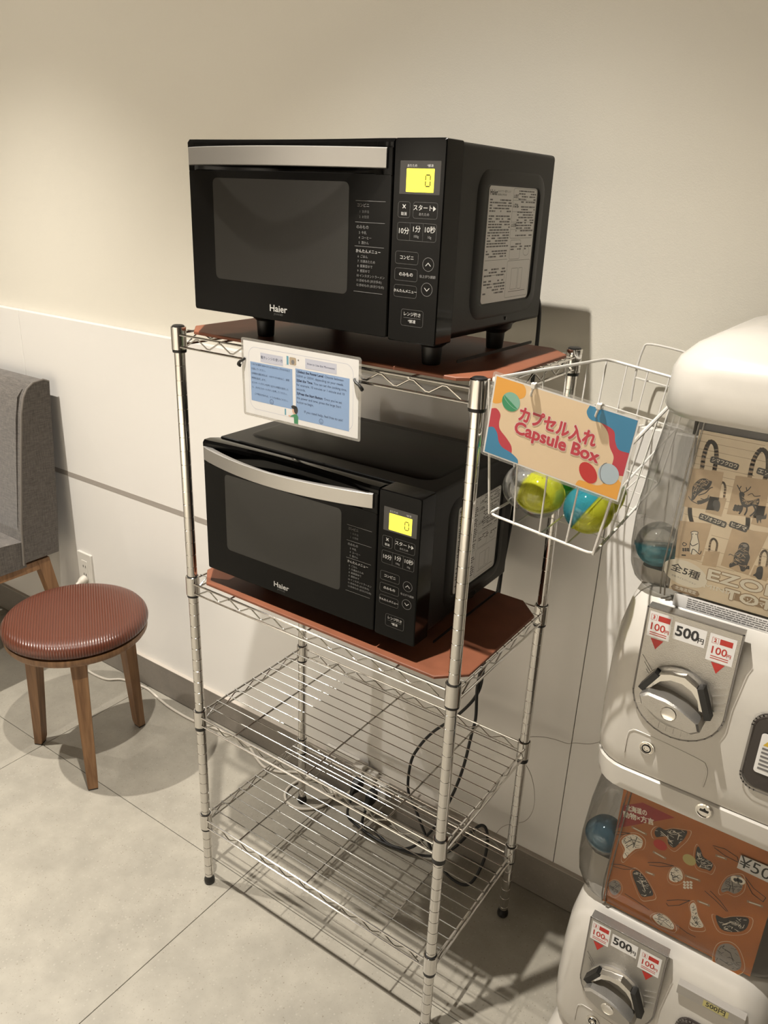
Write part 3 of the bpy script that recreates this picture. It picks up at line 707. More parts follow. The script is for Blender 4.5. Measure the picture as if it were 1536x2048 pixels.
def sign():
    TL = pix(990, 743, 1, -.0255); TR = pix(1293, 836, 1, -.0255); BLc = pix(958, 905, 1, -.0135); BRc = pix(1236, 1010, 1, -.0135)
    ex = ((TR-TL)+(BRc-BLc)).normalized(); dn = ((BLc-TL)+(BRc-TR)); dn = (dn-ex*dn.dot(ex)).normalized()
    c = (TL+TR+BLc+BRc)/4; w = ((TR-TL).length+(BRc-BLc).length)/2; h = ((BLc-TL).length+(BRc-TR).length)/2
    o = c-ex*w/2+dn*h/2; ey = -dn; fr = Frame(o, ex, ey); org = o
    t = empty('capsule_box_sign', o, 'colourful laminated Capsule Box sign zip-tied to the wire basket', 'sign')
    MB(org).prism(rrect(0, w, 0, h, .004), lambda a, b, c_: fr.p(a, b, c_), 0, .0002).build('laminate_film', 'film', t)
    P = lambda n, polys, hh, mm: decal(n, polys, fr, hh, mm, t, org)
    m_ = .0035; X = lambda u: m_+(w-2*m_)*u; Y = lambda v: m_+(h-2*m_)*v
    P('paper', [[(m_, m_), (w-m_, m_), (w-m_, h-m_), (m_, h-m_)]], .0010, 'paper')
    P('printed_ground', [[(X(.012), Y(.018)), (X(.988), Y(.018)), (X(.988), Y(.982)), (X(.012), Y(.982))]], .0012, 'tan')
    S = lambda pts: [tuple(q[:2]) for q in smooth([(X(u), Y(v), 0) for u, v in pts], 5)]
    lo, hi = .012, .988
    P('printed_blob', [S([(lo, .66), (.035, .655), (.075, .69), (.10, .765), (.14, .80), (.20, .80), (.235, .85), (.235, .93), (.21, 1-.018)])+[(X(lo), Y(.982))]], .0014, 'orange')
    P('printed_blob', [S([(lo, .58), (.05, .60), (.085, .54), (.085, .44), (.10, .36), (.16, .28), (.205, .20), (.215, .10), (.20, .018)])+[(X(lo), Y(.018))]], .0014, 'red')
    P('printed_blob', [S([(lo, .34), (.05, .36), (.085, .30), (.105, .21), (.14, .15), (.21, .12), (.265, .07), (.275, .018)])+[(X(lo), Y(.018))]], .0016, 'sblue')
    P('printed_blob', [S([(.70, .982), (.715, .87), (.78, .82), (.83, .74), (.86, .60), (.90, .50), (.905, .38), (.94, .31), (hi, .32)])+[(X(hi), Y(.982))]], .0014, 'red')
    P('printed_blob', [S([(.675, .982), (.665, .90), (.70, .83), (.78, .83), (.86, .79), (.885, .68), (.92, .60), (hi, .60)])+[(X(hi), Y(.982))]], .0016, 'sblue')
    P('printed_blob', [S([(.70, .018), (.715, .085), (.76, .10), (.83, .10), (.875, .145), (.89, .24), (.925, .275), (.965, .26), (hi, .23)])+[(X(hi), Y(.018))]], .0014, 'orange')
    P('printed_capsule', [ellipse(X(.145), Y(.735), .0125, .0125, 28)], .0018, 'sgreen2'); P('printed_capsule', [ellipse(X(.145), Y(.735), .0125, .0125, 20, -.55, PI, 2*PI)], .0020, 'sgreen')
    P('printed_capsule', stroke(ellipse(X(.145), Y(.735), .0125, .004, 14, -.55, PI, 2*PI), .0008), .0021, 'sgreen2')
    P('printed_capsule', [ellipse(X(.765), Y(.215), .0105, .0145, 24, .75)], .0018, 'sred2')
    P('printed_capsule', [ellipse(X(.895), Y(.285), .0130, .0135, 26)], .0018, 'spale'); P('printed_capsule', stroke(ellipse(X(.885), Y(.285), .0085, .0135, 14, .15, PI*.55, PI*1.45), .0008), .0020, 'ink_soft')
    for bo, mm, hh in ((.0017, 'pink', .0022), (.0008, 'red', .0025)):
        text('カプセル入れ', .0215, fr, X(.49), Y(.612), hh, mm, t, org, fat=bo, width=.102, rot=-.02)
        text('Capsule Box', .0225, fr, X(.505), Y(.440), hh, mm, t, org, fat=bo, width=.113, rot=-.02)
    for u in (.285, .735):
        x = X(u); y = h-.004
        MB(org).tube(smooth([fr.p(x-.001, y-.012, .0006), fr.p(x-.0005, y-.010, .0035), fr.p(x+.001, y-.002, .0048), fr.p(x+.002, y+.005, .001), fr.p(x+.001, y+.001, -.004)], 5), .0015, 8).build('zip_tie', 'white_plastic', t)
        MB(org).prism(rrect(x-.0020, x+.0042, y-.001, y+.0062, .001, 2), lambda a, b, c_: fr.p(a, b, c_), .0026, .0068, bev=.0008).build('zip_tie_head', 'white_plastic', t)
sign()

def half_shell(c, ax, r, mm, parent, org, lip=True, name='half_shell', holes=True):
    c = Vector(c); N = 9; th = .0011
    pr = [(r*math.cos(a), r*math.sin(a)) for a in [PI/2*k/N for k in range(N)]]+[(.0008, r)]
    inn = [(p[0]*(1-th/r), p[1]*(1-th/r)) for p in pr][::-1]
    prof = ([(r+.0012, -.0012), (r+.0012, .0022)] if lip else [(r, -.0005)])+pr+inn+[(r-th, -.0012)]
    o = MB(org).lathe(prof, c, 30, ax).build(name, mm, parent, sharp=60)
    return o
def capsule(c, ax, r, m1, m2, label, gap=.0006, name='toy_capsule'):
    c = Vector(c); ax = Vector(ax).normalized()
    t = empty(name, c-V(0, 0, r), label, 'capsule', 'empty plastic capsules')
    org = c-V(0, 0, r)
    if m1: half_shell(c+ax*gap, ax, r, m1, t, org)
    if m2: half_shell(c-ax*gap, -ax, r, m2, t, org)
    return t
bz = (BK[2].z+BK[3].z)/2
def zb(x): return BK[2].z+(BK[3].z-BK[2].z)*(x-BK[2].x)/(BK[3].x-BK[2].x)
R0 = .0325
def cap_in(x, y, up, ax, m1, m2, label):
    capsule((x, y, zb(x)+R0+.0035+up), ax, R0, m1, m2, label)
cap_in(.6595, .0420, 0, (.2, -.45, .87), 'c_yellow', 'c_clear', 'yellow-topped clear capsule in the basket beside the nested halves')
cap_in(.7265, .0510, 0, (-.85, -.05, .52), 'c_teal', 'c_yellow', 'half teal, half yellow capsule behind the basket\'s front wires')
cap_in(.7185, .1195, 0, (.35, -.45, -.8), 'c_yellow', 'c_green', 'yellow and green capsule behind the half-teal one in the basket')
cap_in(.6480, .1165, 0, (-.2, -.5, .8), 'c_green', 'c_green', 'all-green capsule lying behind the yellow-topped one in the basket')
cap_in(.6880, .1830, 0, (.2, -.6, .6), 'c_clear', 'c_clear', 'all-clear capsule lying between the green and yellow ones in the basket')
cap_in(.6450, .2390, 0, (-.6, .1, .7), 'c_clear', 'c_yellow', 'clear capsule with yellow base at the wall end of the basket')
for k, nth in enumerate(('outermost', 'second', 'third', 'innermost')):
    c = V(.6355+.0055*k, .0490+.0010*k, zb(.635)+R0+.004); ax = V(-.90, -.22, .22).normalized()
    t = empty('capsule_half', c-V(0, 0, R0), nth+' clear capsule half of the nested stack at the rack side of the basket', 'capsule', 'nested clear capsule halves')
    half_shell(c, ax, R0-.0012*k, 'c_clear', t, c-V(0, 0, R0))

# ------------------------------------------------------------------ capsule vending machines
MX0, MX1, MY0, MY1 = .774, 1.100, .060, .395
def section(ix, iy, r=.045):
    return rrect(MX0+ix, MX1-ix, MY0+iy, MY1, r, 6)
def machine(zb_, top, label, poster):
    """one vending unit; zb_ = bottom of its white body"""
    org = V((MX0+MX1)/2, MY0+.17, zb_)
    t = empty('capsule_vending_machine', org, label, 'vending machine', 'stacked capsule vending machines')
    z = lambda h: zb_+h
    def sec(h, ix, iy, r=.05): return [(x, y, z(h)) for x, y in section(ix, iy, r)]
    body = MB(org).loft([sec(.0005, .0045, .0045), sec(.004, .003, .003), sec(.030, .001, .001), (sec(.075, 0, 0)), sec(.150, .001, .001), sec(.205, .004, .006), sec(.240, .010, .016), sec(.258, .016, .026), sec(.266, .024, .036, .045)]).build('body', 'machine', t, sharp=40)
    # clear capsule case
    bi, by = .014, .024
    rings = [sec(.266, .012, by+.012, .05), sec(.276, .003, by+.005, .05), sec(.292, -.003, by+.002, .05), sec(.320, -.006, by, .05), sec(.360, -.006, by, .05), sec(.430, .000, by+.002, .05), sec(.480, .008, by+.004, .05), sec(.522, .014, by+.008, .05)]
    MB(org).loft(rings, cap=False).build('capsule_case', 'box', t, sharp=60)
    for ex_, ey_ in ((.8265, MY0+by+.001), (.8325, MY0+by-.0005)):
        MB(org).tube([(ex_+.001, ey_+.006, z(.270)), (ex_, ey_+.0015, z(.290)), (ex_, ey_, z(.320)), (ex_+.006, ey_+.006, z(.470)), (ex_+.009, ey_+.010, z(.520))], .0011, 6).build('case_edge', 'box_edge', t)
    MB(org).loft([[(x, y, z(h_)) for x, y in rrect(MX0+.05, MX1-.05, MY0+.145, MY1-.012, .03)] for h_ in (.268, .520)]).build('inner_core', 'machine_in', t)
    rz_ = .288 if top else .3265
    MB(org).loft([[(x, y, z(h_)) for x, y in rrect(MX0+.014, MX0+.060, MY0+.062, MY0+.140, .012)] for h_ in (.2655, rz_)]).build('capsule_ramp', 'machine_in', t)
    # lid
    if top:
        MB(org).loft([sec(.516, .014, .006, .06), sec(.524, .010, .002, .06), sec(.570, .012, .004, .06), sec(.583, .017, .010, .06), sec(.599, .032, .028, .055), sec(.613, .056, .058, .05), sec(.621, .086, .095, .04)]).build('lid', 'machine', t, sharp=50)
    else:
        MB(org).loft([sec(.514, .016, .008, .05), sec(.519, .008, .002, .048), sec(.530, .0045, .0015), sec(.553, .003, .001), sec(.5555, .005, .004)]).build('lid', 'machine', t, sharp=50)
        lx, lz = .945, z(.541)
        k = MB(org).lathe([(.0115, 0), (.0115, .002), (.0095, .003), (.0095, .0015), (.002, .0015)], (lx, MY0+.0015, lz), 28, (0, -1, 0)).build('lock', 'metal_sh', t)
        decal('key_slot', [[(-.006, -.001), (.006, -.001), (.006, .001), (.002, .001), (.0, .004), (-.002, .001), (-.006, .001)]], Frame((lx, MY0-.0012, lz), (1, 0, 0), (0, 0, 1)), .0004, 'ink', k, org)
    # coin plate
    fy = MY0-.004
    fr = Frame((0, fy, 0), (1, 0, 0), (0, 0, 1))
    zt = z(.264); cx = .8835
    U = [(.8235, zt), (.8235, z(.135))]+[(cx+.0600*math.cos(a), z(.140)+.058*math.sin(a)) for a in [PI+PI*k/16 for k in range(1, 16)]]+[(.9435, z(.135)), (.9435, zt)]
    MB(org).prism(U, lambda a, b, c: (a, MY0+.013-c, b), 0, .017, bev=.0015).build('coin_plate', 'metal', t)
    decal('plate_rim', ring(U, .0020), fr, .0006, 'plate', t, org)
    P = lambda n, polys, hh, mm: decal(n, polys, fr, hh, mm, t, org)
    T = lambda s, sz, a, b, mm, bo=.0002, hh=.0012: text(s, sz, fr, a, b, hh, mm, t, org, bold=bo)
    lab = P('price_label', [[(.8275, z(.222)), (.8570, z(.222)), (.8570, z(.259)), (.8275, z(.259))]], .0006, 'label')
    P('price_label', [[(.8605, z(.229)), (.9010, z(.229)), (.9010, z(.254)), (.8605, z(.254))]], .0006, 'label')
    P('price_label', [[(.9050, z(.215)), (.9375, z(.215)), (.9375, z(.254)), (.9050, z(.254))]], .0006, 'label')
    for x, zz, d in ((.8422, .240, '3'), (.9212, .234, '2')):
        T('100', .0145, x-.0028, z(zz-.003), 'tri'); T('円', .006, x+.0105, z(zz-.006), 'tri', .0001)
        P('price_band', [[(x-.003, z(zz+.007)), (x+.0125, z(zz+.007)), (x+.0125, z(zz+.015)), (x-.003, z(zz+.015))]], .0008, 'tri')
        P('price_box', ring([(x-.0125, z(zz+.007)), (x-.005, z(zz+.007)), (x-.005, z(zz+.015)), (x-.0125, z(zz+.015))], .0004), .0008, 'tri'); T(d, .007, x-.0087, z(zz+.011), 'tri')
        P('price_lines', [[(x-.011, z(zz-.012-.003*i)), (x+.011, z(zz-.012-.003*i)), (x+.011, z(zz-.0108-.003*i)), (x-.011, z(zz-.0108-.003*i))] for i in range(2)], .0008, 'tri')
        P('arrow_mark', [[(x-.0085, z(zz-.020)), (x+.0085, z(zz-.020)), (x, z(zz-.035))]], .0010, 'tri')
    T('500', .0200, .8775, z(.2415), 'ink', .0006); T('円', .0085, .8955, z(.237), 'ink', .0002)
    for k in range(4):
        MB(org).prism([(.8275+.004*k, z(.192-.010*k)), (.8500+.0005*k, z(.165-.006*k)), (.8500+.0005*k, z(.163-.006*k)), (.8275+.004*k, z(.190-.010*k))], lambda a, b, c: (a, fy-c, b), 0, .0008).build('rib', 'metal', t)
        MB(org).prism([(.923, z(.178-.012*k)), (.940, z(.186-.012*k)), (.940, z(.184-.012*k)), (.923, z(.176-.012*k))], lambda a, b, c: (a, fy-c, b), 0, .0008).build('rib', 'metal', t)
        MB(org).prism(rrect(.864+.010*k, .8655+.010*k, z(.088), z(.103), .0006, 2), lambda a, b, c: (a, fy-c, b), 0, .0008).build('rib', 'metal', t)
    # turning knob
    kc = V(.8810, fy, z(.146))
    AX = (0, -1, 0)
    base = MB(org).lathe([(.046, 0), (.046, .004), (.043, .006), (.041, .006), (.039, .0045), (.002, .0045)], kc, 40, AX).build('coin_dial', 'metal', t)
    oc = [(kc.x+.043*math.cos(a)*(1 if i % 2 else .96), kc.z+.043*math.sin(a)*(1 if i % 2 else .96)) for i, a in enumerate([PI*.02+PI*.98*k/7 for k in range(8)])]
    inner = [(kc.x+.033*math.cos(a), kc.z+.033*math.sin(a)) for a in [PI*.02+PI*.98*k/7 for k in range(8)]][::-1]
    mb = MB(org); mb.prism(oc+inner, lambda a, b, c: (a, fy-.005-c, b), 0, .013)
    mb.build('coin_guard', 'metal_sh', base)
    for a, l in ((PI*.83, .017), (PI*.12, .022)):
        c0 = (kc.x+.0405*math.cos(a), kc.z+.0405*math.sin(a)); tx, tz = -math.sin(a), math.cos(a); nx, nz = math.cos(a), math.sin(a)
        q = [(c0[0]+tx*l*s1+nx*.004*s2, c0[1]+tz*l*s1+nz*.004*s2) for s1, s2 in ((-1, -1), (1, -1), (1, 1), (-1, 1))]
        MB(org).prism(q, lambda a_, b_, c: (a_, fy-.006-c, b_), 0, .0150).build('coin_slot', 'rubber', base)
    ro = -.28
    hx = [(-.043, 0), (-.036, .010), (-.012, .0155), (.012, .0155), (.036, .010), (.043, 0), (.036, -.010), (.012, -.0155), (-.012, -.0155), (-.036, -.010)]
    hx = [(kc.x+a*math.cos(ro)-b*math.sin(ro), kc.z-.008+a*math.sin(ro)+b*math.cos(ro)) for a, b in hx]
    MB(org).prism(hx, lambda a, b, c: (a, fy-.004-c, b), 0, .030, bev=.003).build('turn_handle', 'metal', base)
    MB(org).lathe([(.0105, 0), (.0095, .0008), (.0085, .0002)], (kc.x, fy-.034, kc.z-.008), 24, AX).build('handle_boss', 'metal_sh', base)
    # service panel with lock
    fb = Frame((0, MY0-.0005, 0), (1, 0, 0), (0, 0, 1))
    out = smooth([(.8260, 0, z(.026)), (.8265, 0, z(.056)), (.831, 0, z(.066)), (.845, 0, z(.069)), (.922, 0, z(.062)), (.934, 0, z(.056)), (.9375, 0, z(.044)), (.9365, 0, z(.022))], 4)
    MB(org).tube([(p.x, MY0+.0005, p.z) for p in out], .0013, 6).build('service_panel_edge', 'machine', t)
    lk = MB(org).lathe([(.0105, .0), (.0105, .0012), (.0092, .0016), (.0080, .0008), (.0072, .0026), (.0035, .0026), (.003, .0012), (.001, .0012)], (.8555, MY0-.0002, z(.048)), 28, (0, -1, 0)).build('lock', 'metal_sh', t)
    decal('lock_ring', ring(ellipse(.8555, z(.048), .0058, .0058, 24), .0014), fb, .0030, 'ink', lk, org)
    # prize opening
    ch = MB(org).prism(rrect(.9765, 1.085, z(.052), z(.166), .020, 6), lambda a, b, c: (a, MY0+.03-c, b), 0, .0335, bev=.004).build('prize_opening', 'smoke', t)
    decal('opening_rim', ring(rrect(.9765, 1.085, z(.052), z(.166), .020, 6), .0025), fb, .0035, 'plate', t, org)
    P2 = lambda n, polys, hh, mm: decal(n, polys, fb, hh, mm, ch, org)
    P2('warning_label', [rrect(.990, 1.072, z(.080), z(.140), .004, 3)], .0042, 'label')
    P2('warning_triangle', [[(.994, z(.122)), (1.012, z(.122)), (1.003, z(.137))]], .0045, 'yellow_w')
    P2('warning_lines', [[(.994, z(.116-.006*i)), (1.066-.01*(i % 3), z(.116-.006*i)), (1.066-.01*(i % 3), z(.119-.006*i)), (.994, z(.119-.006*i))] for i in range(6)], .0045, 'ink_soft')
    MB(org).box((.829, PYC+.004, z(.492)), (1.058, PYC+.008, z(.524))).build('dark_interior_strip', 'dark_in', t)  # added dark strip standing in for the case interior above the card
    poster(t, org, z)
    return t

# ---- printed cards behind the clear cases
PYC = MY0+.032
FP = Frame((0, PYC, 0), (1, 0, 0), (0, 0, 1))
def on_card(u, v):
    q = pix(u, v, 1, PYC); return (q.x, q.z)
c7 = lambda x, y: on_card(1240+x/4.4527, 640+y/4.4527)
c8 = lambda x, y: on_card(1200+x/4.268, 1080+y/4.268)
c9 = lambda x, y: on_card(1120+x/3.692, 1500+y/3.692)
def strip(pts, wd):
    P = [Vector((a, b, 0)) for a, b in pts]; P = smooth(P, 4); return stroke([(q.x, q.y) for q in P], wd)
def blob(cx, cy, pts, s): return [(cx+a*s, cy+b*s) for a, b in pts]

def inside(p, P):
    r = False
    for i in range(len(P)):
        (x1, y1), (x2, y2) = P[i-1], P[i]
        if (y1 > p[1]) != (y2 > p[1]) and p[0] < (x2-x1)*(p[1]-y1)/(y2-y1)+x1: r = not r
    return r
def scribble(P, n, l, wd, seed):
    rnd = random.Random(seed); xs = [p[0] for p in P]; ys = [p[1] for p in P]; out = []; k = 0
    while len(out) < n and k < n*20:
        k += 1; p = (rnd.uniform(min(xs), max(xs)), rnd.uniform(min(ys), max(ys))); a = rnd.uniform(-.6, 1.6); m_ = rnd.uniform(.4, 1)*l
        q = (p[0]+m_*math.cos(a), p[1]+m_*math.sin(a))
        if inside(p, P) and inside(q, P): out += stroke([p, q], wd)
    return out
def poster_totes(t, org, z):
    card = MB(org).box((.837, PYC, .980), (1.052, PYC+.0015, 1.200)).build('display_card', 'kraft', t)
    P = lambda n, polys, hh, mm: decal(n, polys, FP, hh, mm, card, org)
    T = lambda s, sz, a, mm, bo=0, rot=0, al='CENTER', wd=None, hh=.0012: text(s, sz, FP, a[0], a[1], hh, mm, card, org, fat=bo, rot=rot, align=al, width=wd)
    ln = []
    rnd = random.Random(3)
    for k in range(22):
        zz = .990+.0098*k; x = .838
        while x < 1.05:
            l = rnd.uniform(.02, .08)
            if rnd.random() < .5: ln.append([(x, zz), (min(x+l, 1.051), zz-.0008), (min(x+l, 1.051), zz-.0003), (x, zz+.0005)])
            x += l
    P('printed_plank_line', ln, .0002, 'plank')
    def bag(quad, hs, hw=.0052):
        P('printed_handle', strip(hs, hw), .0004, 'tote_d')
        P('printed_tote', [quad], .0006, 'tote')
    bag([c7(630, 1315), c7(925, 1355), c7(862, 1700), c7(560, 1660)], [c7(728, 1330), c7(755, 1180), c7(800, 1085), c7(850, 1120), c7(858, 1230), c7(838, 1345)])
    bag([c7(1030, 1385), c7(1345, 1430), c7(1275, 1772), c7(950, 1728)], [c7(1155, 1400), c7(1190, 1250), c7(1255, 1155), c7(1310, 1200), c7(1318, 1320), c7(1290, 1420)])
    bag([c7(525, 1785), c7(818, 1815), c8(862, 175), c8(640, 148)], [c7(622, 1670), c7(625, 1740), c7(640, 1800)])
    bag([c7(1000, 1850), c7(1330, 1895), c8(1265, 302), c8(1030, 215)], [c7(1140, 1760), c7(1135, 1830), c7(1110, 1890)])
    bag([c7(800, 1570), c7(950, 1590), c7(902, 1752), c7(758, 1712)], [c7(872, 1570), c7(885, 1490), c7(915, 1445), c7(938, 1490), c7(925, 1585)], .0026)
    bag([c7(1215, 1650), c7(1380, 1670), c7(1340, 1855), c7(1165, 1815)], [c7(1280, 1650), c7(1290, 1570), c7(1318, 1540), c7(1345, 1580), c7(1335, 1660)], .0026)
    bag([c8(900, 95), c8(1025, 100), c8(990, 235), c8(868, 212)], [c8(930, 95), c8(945, 10), c8(975, -10), c8(1000, 30), c8(990, 98)], .0026)
    bag([c8(1320, 215), c8(1470, 235), c8(1420, 355), c8(1280, 310)], [c8(1360, 215), c8(1375, 120), c8(1410, 90), c8(1434, 140), c8(1420, 225)], .0026)
    Q = lambda c, pts: [tuple(q[:2]) for q in smooth([(*c(a, b), 0) for a, b in pts], 4, closed=True)]
    P('printed_owl', [Q(c7, [(640, 1560), (650, 1480), (700, 1425), (750, 1410), (800, 1430), (820, 1440), (805, 1480), (780, 1510), (740, 1520), (690, 1560), (660, 1600), (635, 1605)]),
                      Q(c7, [(690, 1610), (740, 1600), (790, 1580), (785, 1610), (720, 1640), (690, 1630)])], .0008, 'ink')
    P('printed_owl', strip([c7(700, 1560), c7(760, 1540), c7(800, 1500), c7(825, 1490)], .0012)+strip([c7(610, 1570), c7(640, 1610), c7(700, 1640)], .001)+strip([c7(720, 1590), c7(770, 1600), c7(790, 1560)], .001), .0009, 'ink')
    P('printed_owl', [Q(c7, [(825, 1630), (850, 1600), (885, 1615), (892, 1660), (875, 1705), (840, 1685)])], .0009, 'ink')
    P('printed_deer', [Q(c7, [(1062, 1545), (1090, 1530), (1110, 1550), (1105, 1590), (1150, 1610), (1200, 1600), (1240, 1590), (1235, 1640), (1205, 1660), (1170, 1655), (1120, 1670), (1080, 1640)])], .0008, 'ink')
    P('printed_deer', strip([c7(1095, 1640), c7(1085, 1690), c7(1062, 1725)], .0018)+strip([c7(1130, 1660), c7(1128, 1700), c7(1110, 1735)], .0018)+strip([c7(1190, 1655), c7(1205, 1700), c7(1160, 1745)], .0018)+strip([c7(1215, 1650), c7(1215, 1700), c7(1190, 1745)], .0016)
      + strip([c7(1075, 1530), c7(1060, 1500), c7(1045, 1470)], .0011)+strip([c7(1105, 1535), c7(1140, 1515), c7(1165, 1485)], .0011)+strip([c7(1062, 1505), c7(1080, 1480)], .001)+strip([c7(1130, 1520), c7(1125, 1490)], .001)+strip([c7(1140, 1560), c7(1175, 1545), c7(1200, 1570), c7(1250, 1565)], .0009), .0009, 'ink')
    for k, (c_, pts) in enumerate(((c7, [(640, 1560), (650, 1480), (700, 1425), (750, 1410), (800, 1430), (805, 1480), (740, 1520), (690, 1560), (640, 1600)]), (c7, [(1080, 1560), (1150, 1610), (1240, 1590), (1235, 1640), (1170, 1655), (1080, 1640)]),
                                   (c8, [(1185, 50), (1225, 20), (1275, 60), (1280, 150), (1240, 260), (1190, 220), (1110, 230), (1150, 120)]))):
        P('printed_fur', scribble([c_(*q) for q in pts], 30, .006, .0005, k+11), .0012, 'tote')
    P('printed_dots', [ellipse(*c7(1030+25*(i % 3)-6*(i//3), 1655+17*(i//3)+3*(i % 3)), .0019, .0019, 8) for i in range(9)], .0009, 'ink')
    P('printed_deer', [Q(c7, [(1212, 1745), (1240, 1740), (1290, 1740), (1305, 1720), (1300, 1770), (1260, 1775), (1255, 1810), (1240, 1780), (1225, 1812), (1215, 1775)])], .0009, 'ink')
    P('printed_stoat', [Q(c7, [(632, 1890), (660, 1880), (695, 1890), (690, 1920), (705, 2000), (700, 2060), (660, 2090), (620, 2060), (625, 1990), (640, 1930)])], .0008, 'cream')
    P('printed_stoat', strip([c7(632, 1890), c7(660, 1880), c7(695, 1890), c7(690, 1920), c7(705, 2000), c7(700, 2060)], .0008)+strip([c7(632, 1890), c7(640, 1930), c7(625, 1990), c7(620, 2060)], .0008)+strip([c8(715, 20), c8(740, 35), c8(720, 50), c8(705, 35), c8(715, 20)], .001)+strip([c8(770, 25), c8(790, 50), c8(835, 30)], .001)+strip([c8(780, 120), c8(790, 80), c8(810, 85), c8(850, 120), c8(865, 95)], .001)
      + [ellipse(*c7(648, 1905), .0008, .0008, 8), ellipse(*c7(678, 1908), .0008, .0008, 8)]+[ellipse(*c8(712+20*(i % 3), 75+14*(i//3)), .0015, .0013, 8) for i in range(6)]+strip([c8(700, 128), c8(730, 130)], .0018), .0010, 'ink')
    P('printed_bear', [Q(c8, [(1185, 50), (1200, 30), (1225, 20), (1260, 30), (1275, 60), (1270, 110), (1280, 150), (1262, 200), (1240, 260), (1205, 265), (1190, 220), (1165, 215), (1110, 235), (1105, 205), (1135, 180), (1150, 120), (1175, 90)])], .0008, 'ink')
    P('printed_bear', strip([c8(1100, 130), c8(1115, 120), c8(1150, 140)], .0009)+strip([c8(1160, 120), c8(1200, 110), c8(1240, 150)], .0009)+[ellipse(*c8(1240, 48), .0030, .0022, 12)], .0009, 'grey_p')
    P('printed_bear', [Q(c8, [(1340, 240), (1360, 225), (1388, 230), (1392, 270), (1380, 330), (1350, 335), (1325, 310), (1305, 300), (1330, 280)])], .0009, 'ink')
    P('printed_dots', [ellipse(*c8(1235+16*(i % 3), 228+14*(i//3)), .0014, .0014, 8) for i in range(6)], .0009, 'ink')
    for c, s, x, y, wd, r in ((c7, 'シマフクロウ', 930, 1275, .030, -.10), (c7, 'エゾオコジョ', 825, 1785, .030, -.12), (c7, 'ヒグマ', 1055, 1840, .018, -.12), (c7, 'エゾシカ', 1335, 1372, .026, -.1)):
        a = c(x, y); P('name_tag', [[(a[0]+p*math.cos(r)-q*math.sin(r), a[1]+p*math.sin(r)+q*math.cos(r)) for p, q in rrect(-wd/2-.002, wd/2+.002, -.0042, .0042, .0022, 3)]], .0010, 'ink')
        T(s, .0062, a, 'cream', .0001, r, wd=wd)
    b = c8(725, 285); P('count_badge', [ellipse(b[0], b[1], .0290, .0175, 30, -.15)], .0010, 'cream'); T('全5種', .0125, (b[0], b[1]+.0025), 'ink', .0002, -.12, wd=.0375); T('対象:ライトバージョン', .0032, (b[0], b[1]-.009), 'ink_soft', 0, -.12)
    a = c8(905, 290)
    for bo, mm, hh in ((.0018, 'tote_d', .0010), (.0007, 'cream', .0016)): T('EZONIMAL', .0205, a, mm, bo, 0, 'LEFT', wd=.172, hh=hh)
    a = c8(880, 385); T('MINI/', .0085, a, 'cream', .0002, 0, 'LEFT', wd=.034)
    a = c8(1062, 455)
    for bo, mm, hh in ((.0018, 'tote_d', .0010), (.0007, 'cream', .0016)): T('TOTE', .0190, a, mm, bo, 0, 'LEFT', wd=.073, hh=hh)
    a = c8(630, 400); b = c8(830, 460)
    P('ribbon_tag', [[(a[0]-.004, a[1]), (a[0], a[1]+.004), (b[0], b[1]+.004), (b[0]+.003, b[1]), (b[0], b[1]-.005), (a[0], a[1]-.005)]], .0010, 'tote_d'); T('北海道限定', .0055, ((a[0]+b[0])/2, (a[1]+b[1])/2), 'cream', .0001)
    P('title_strip', [[(.918, .9905), (1.051, .987), (1.051, .9985), (.918, 1.0015)]], .0009, 'tote_d'); T('エゾニマル ミニトートコレクション', .0072, (.924, .9950), 'cream', .0002, -.025, 'LEFT', wd=.122)
    notes = MB(org).box((.846, PYC-.004, .960), (1.05, PYC-.003, .978)).build('notice_strip', 'label', t)
    fn = Frame((0, PYC-.004, 0), (1, 0, 0), (0, 0, 1)); rnd = random.Random(9); bars = []
    for k in range(5):
        x = .864
        while x < 1.048:
            l = rnd.uniform(.002, .01); bars.append([(x, .9625+.003*k), (min(x+l, 1.049), .9625+.003*k), (min(x+l, 1.049), .9640+.003*k), (x, .9640+.003*k)]); x += l+.001
    decal('printed_lines', bars, fn, .0003, 'ink_soft', notes, org)

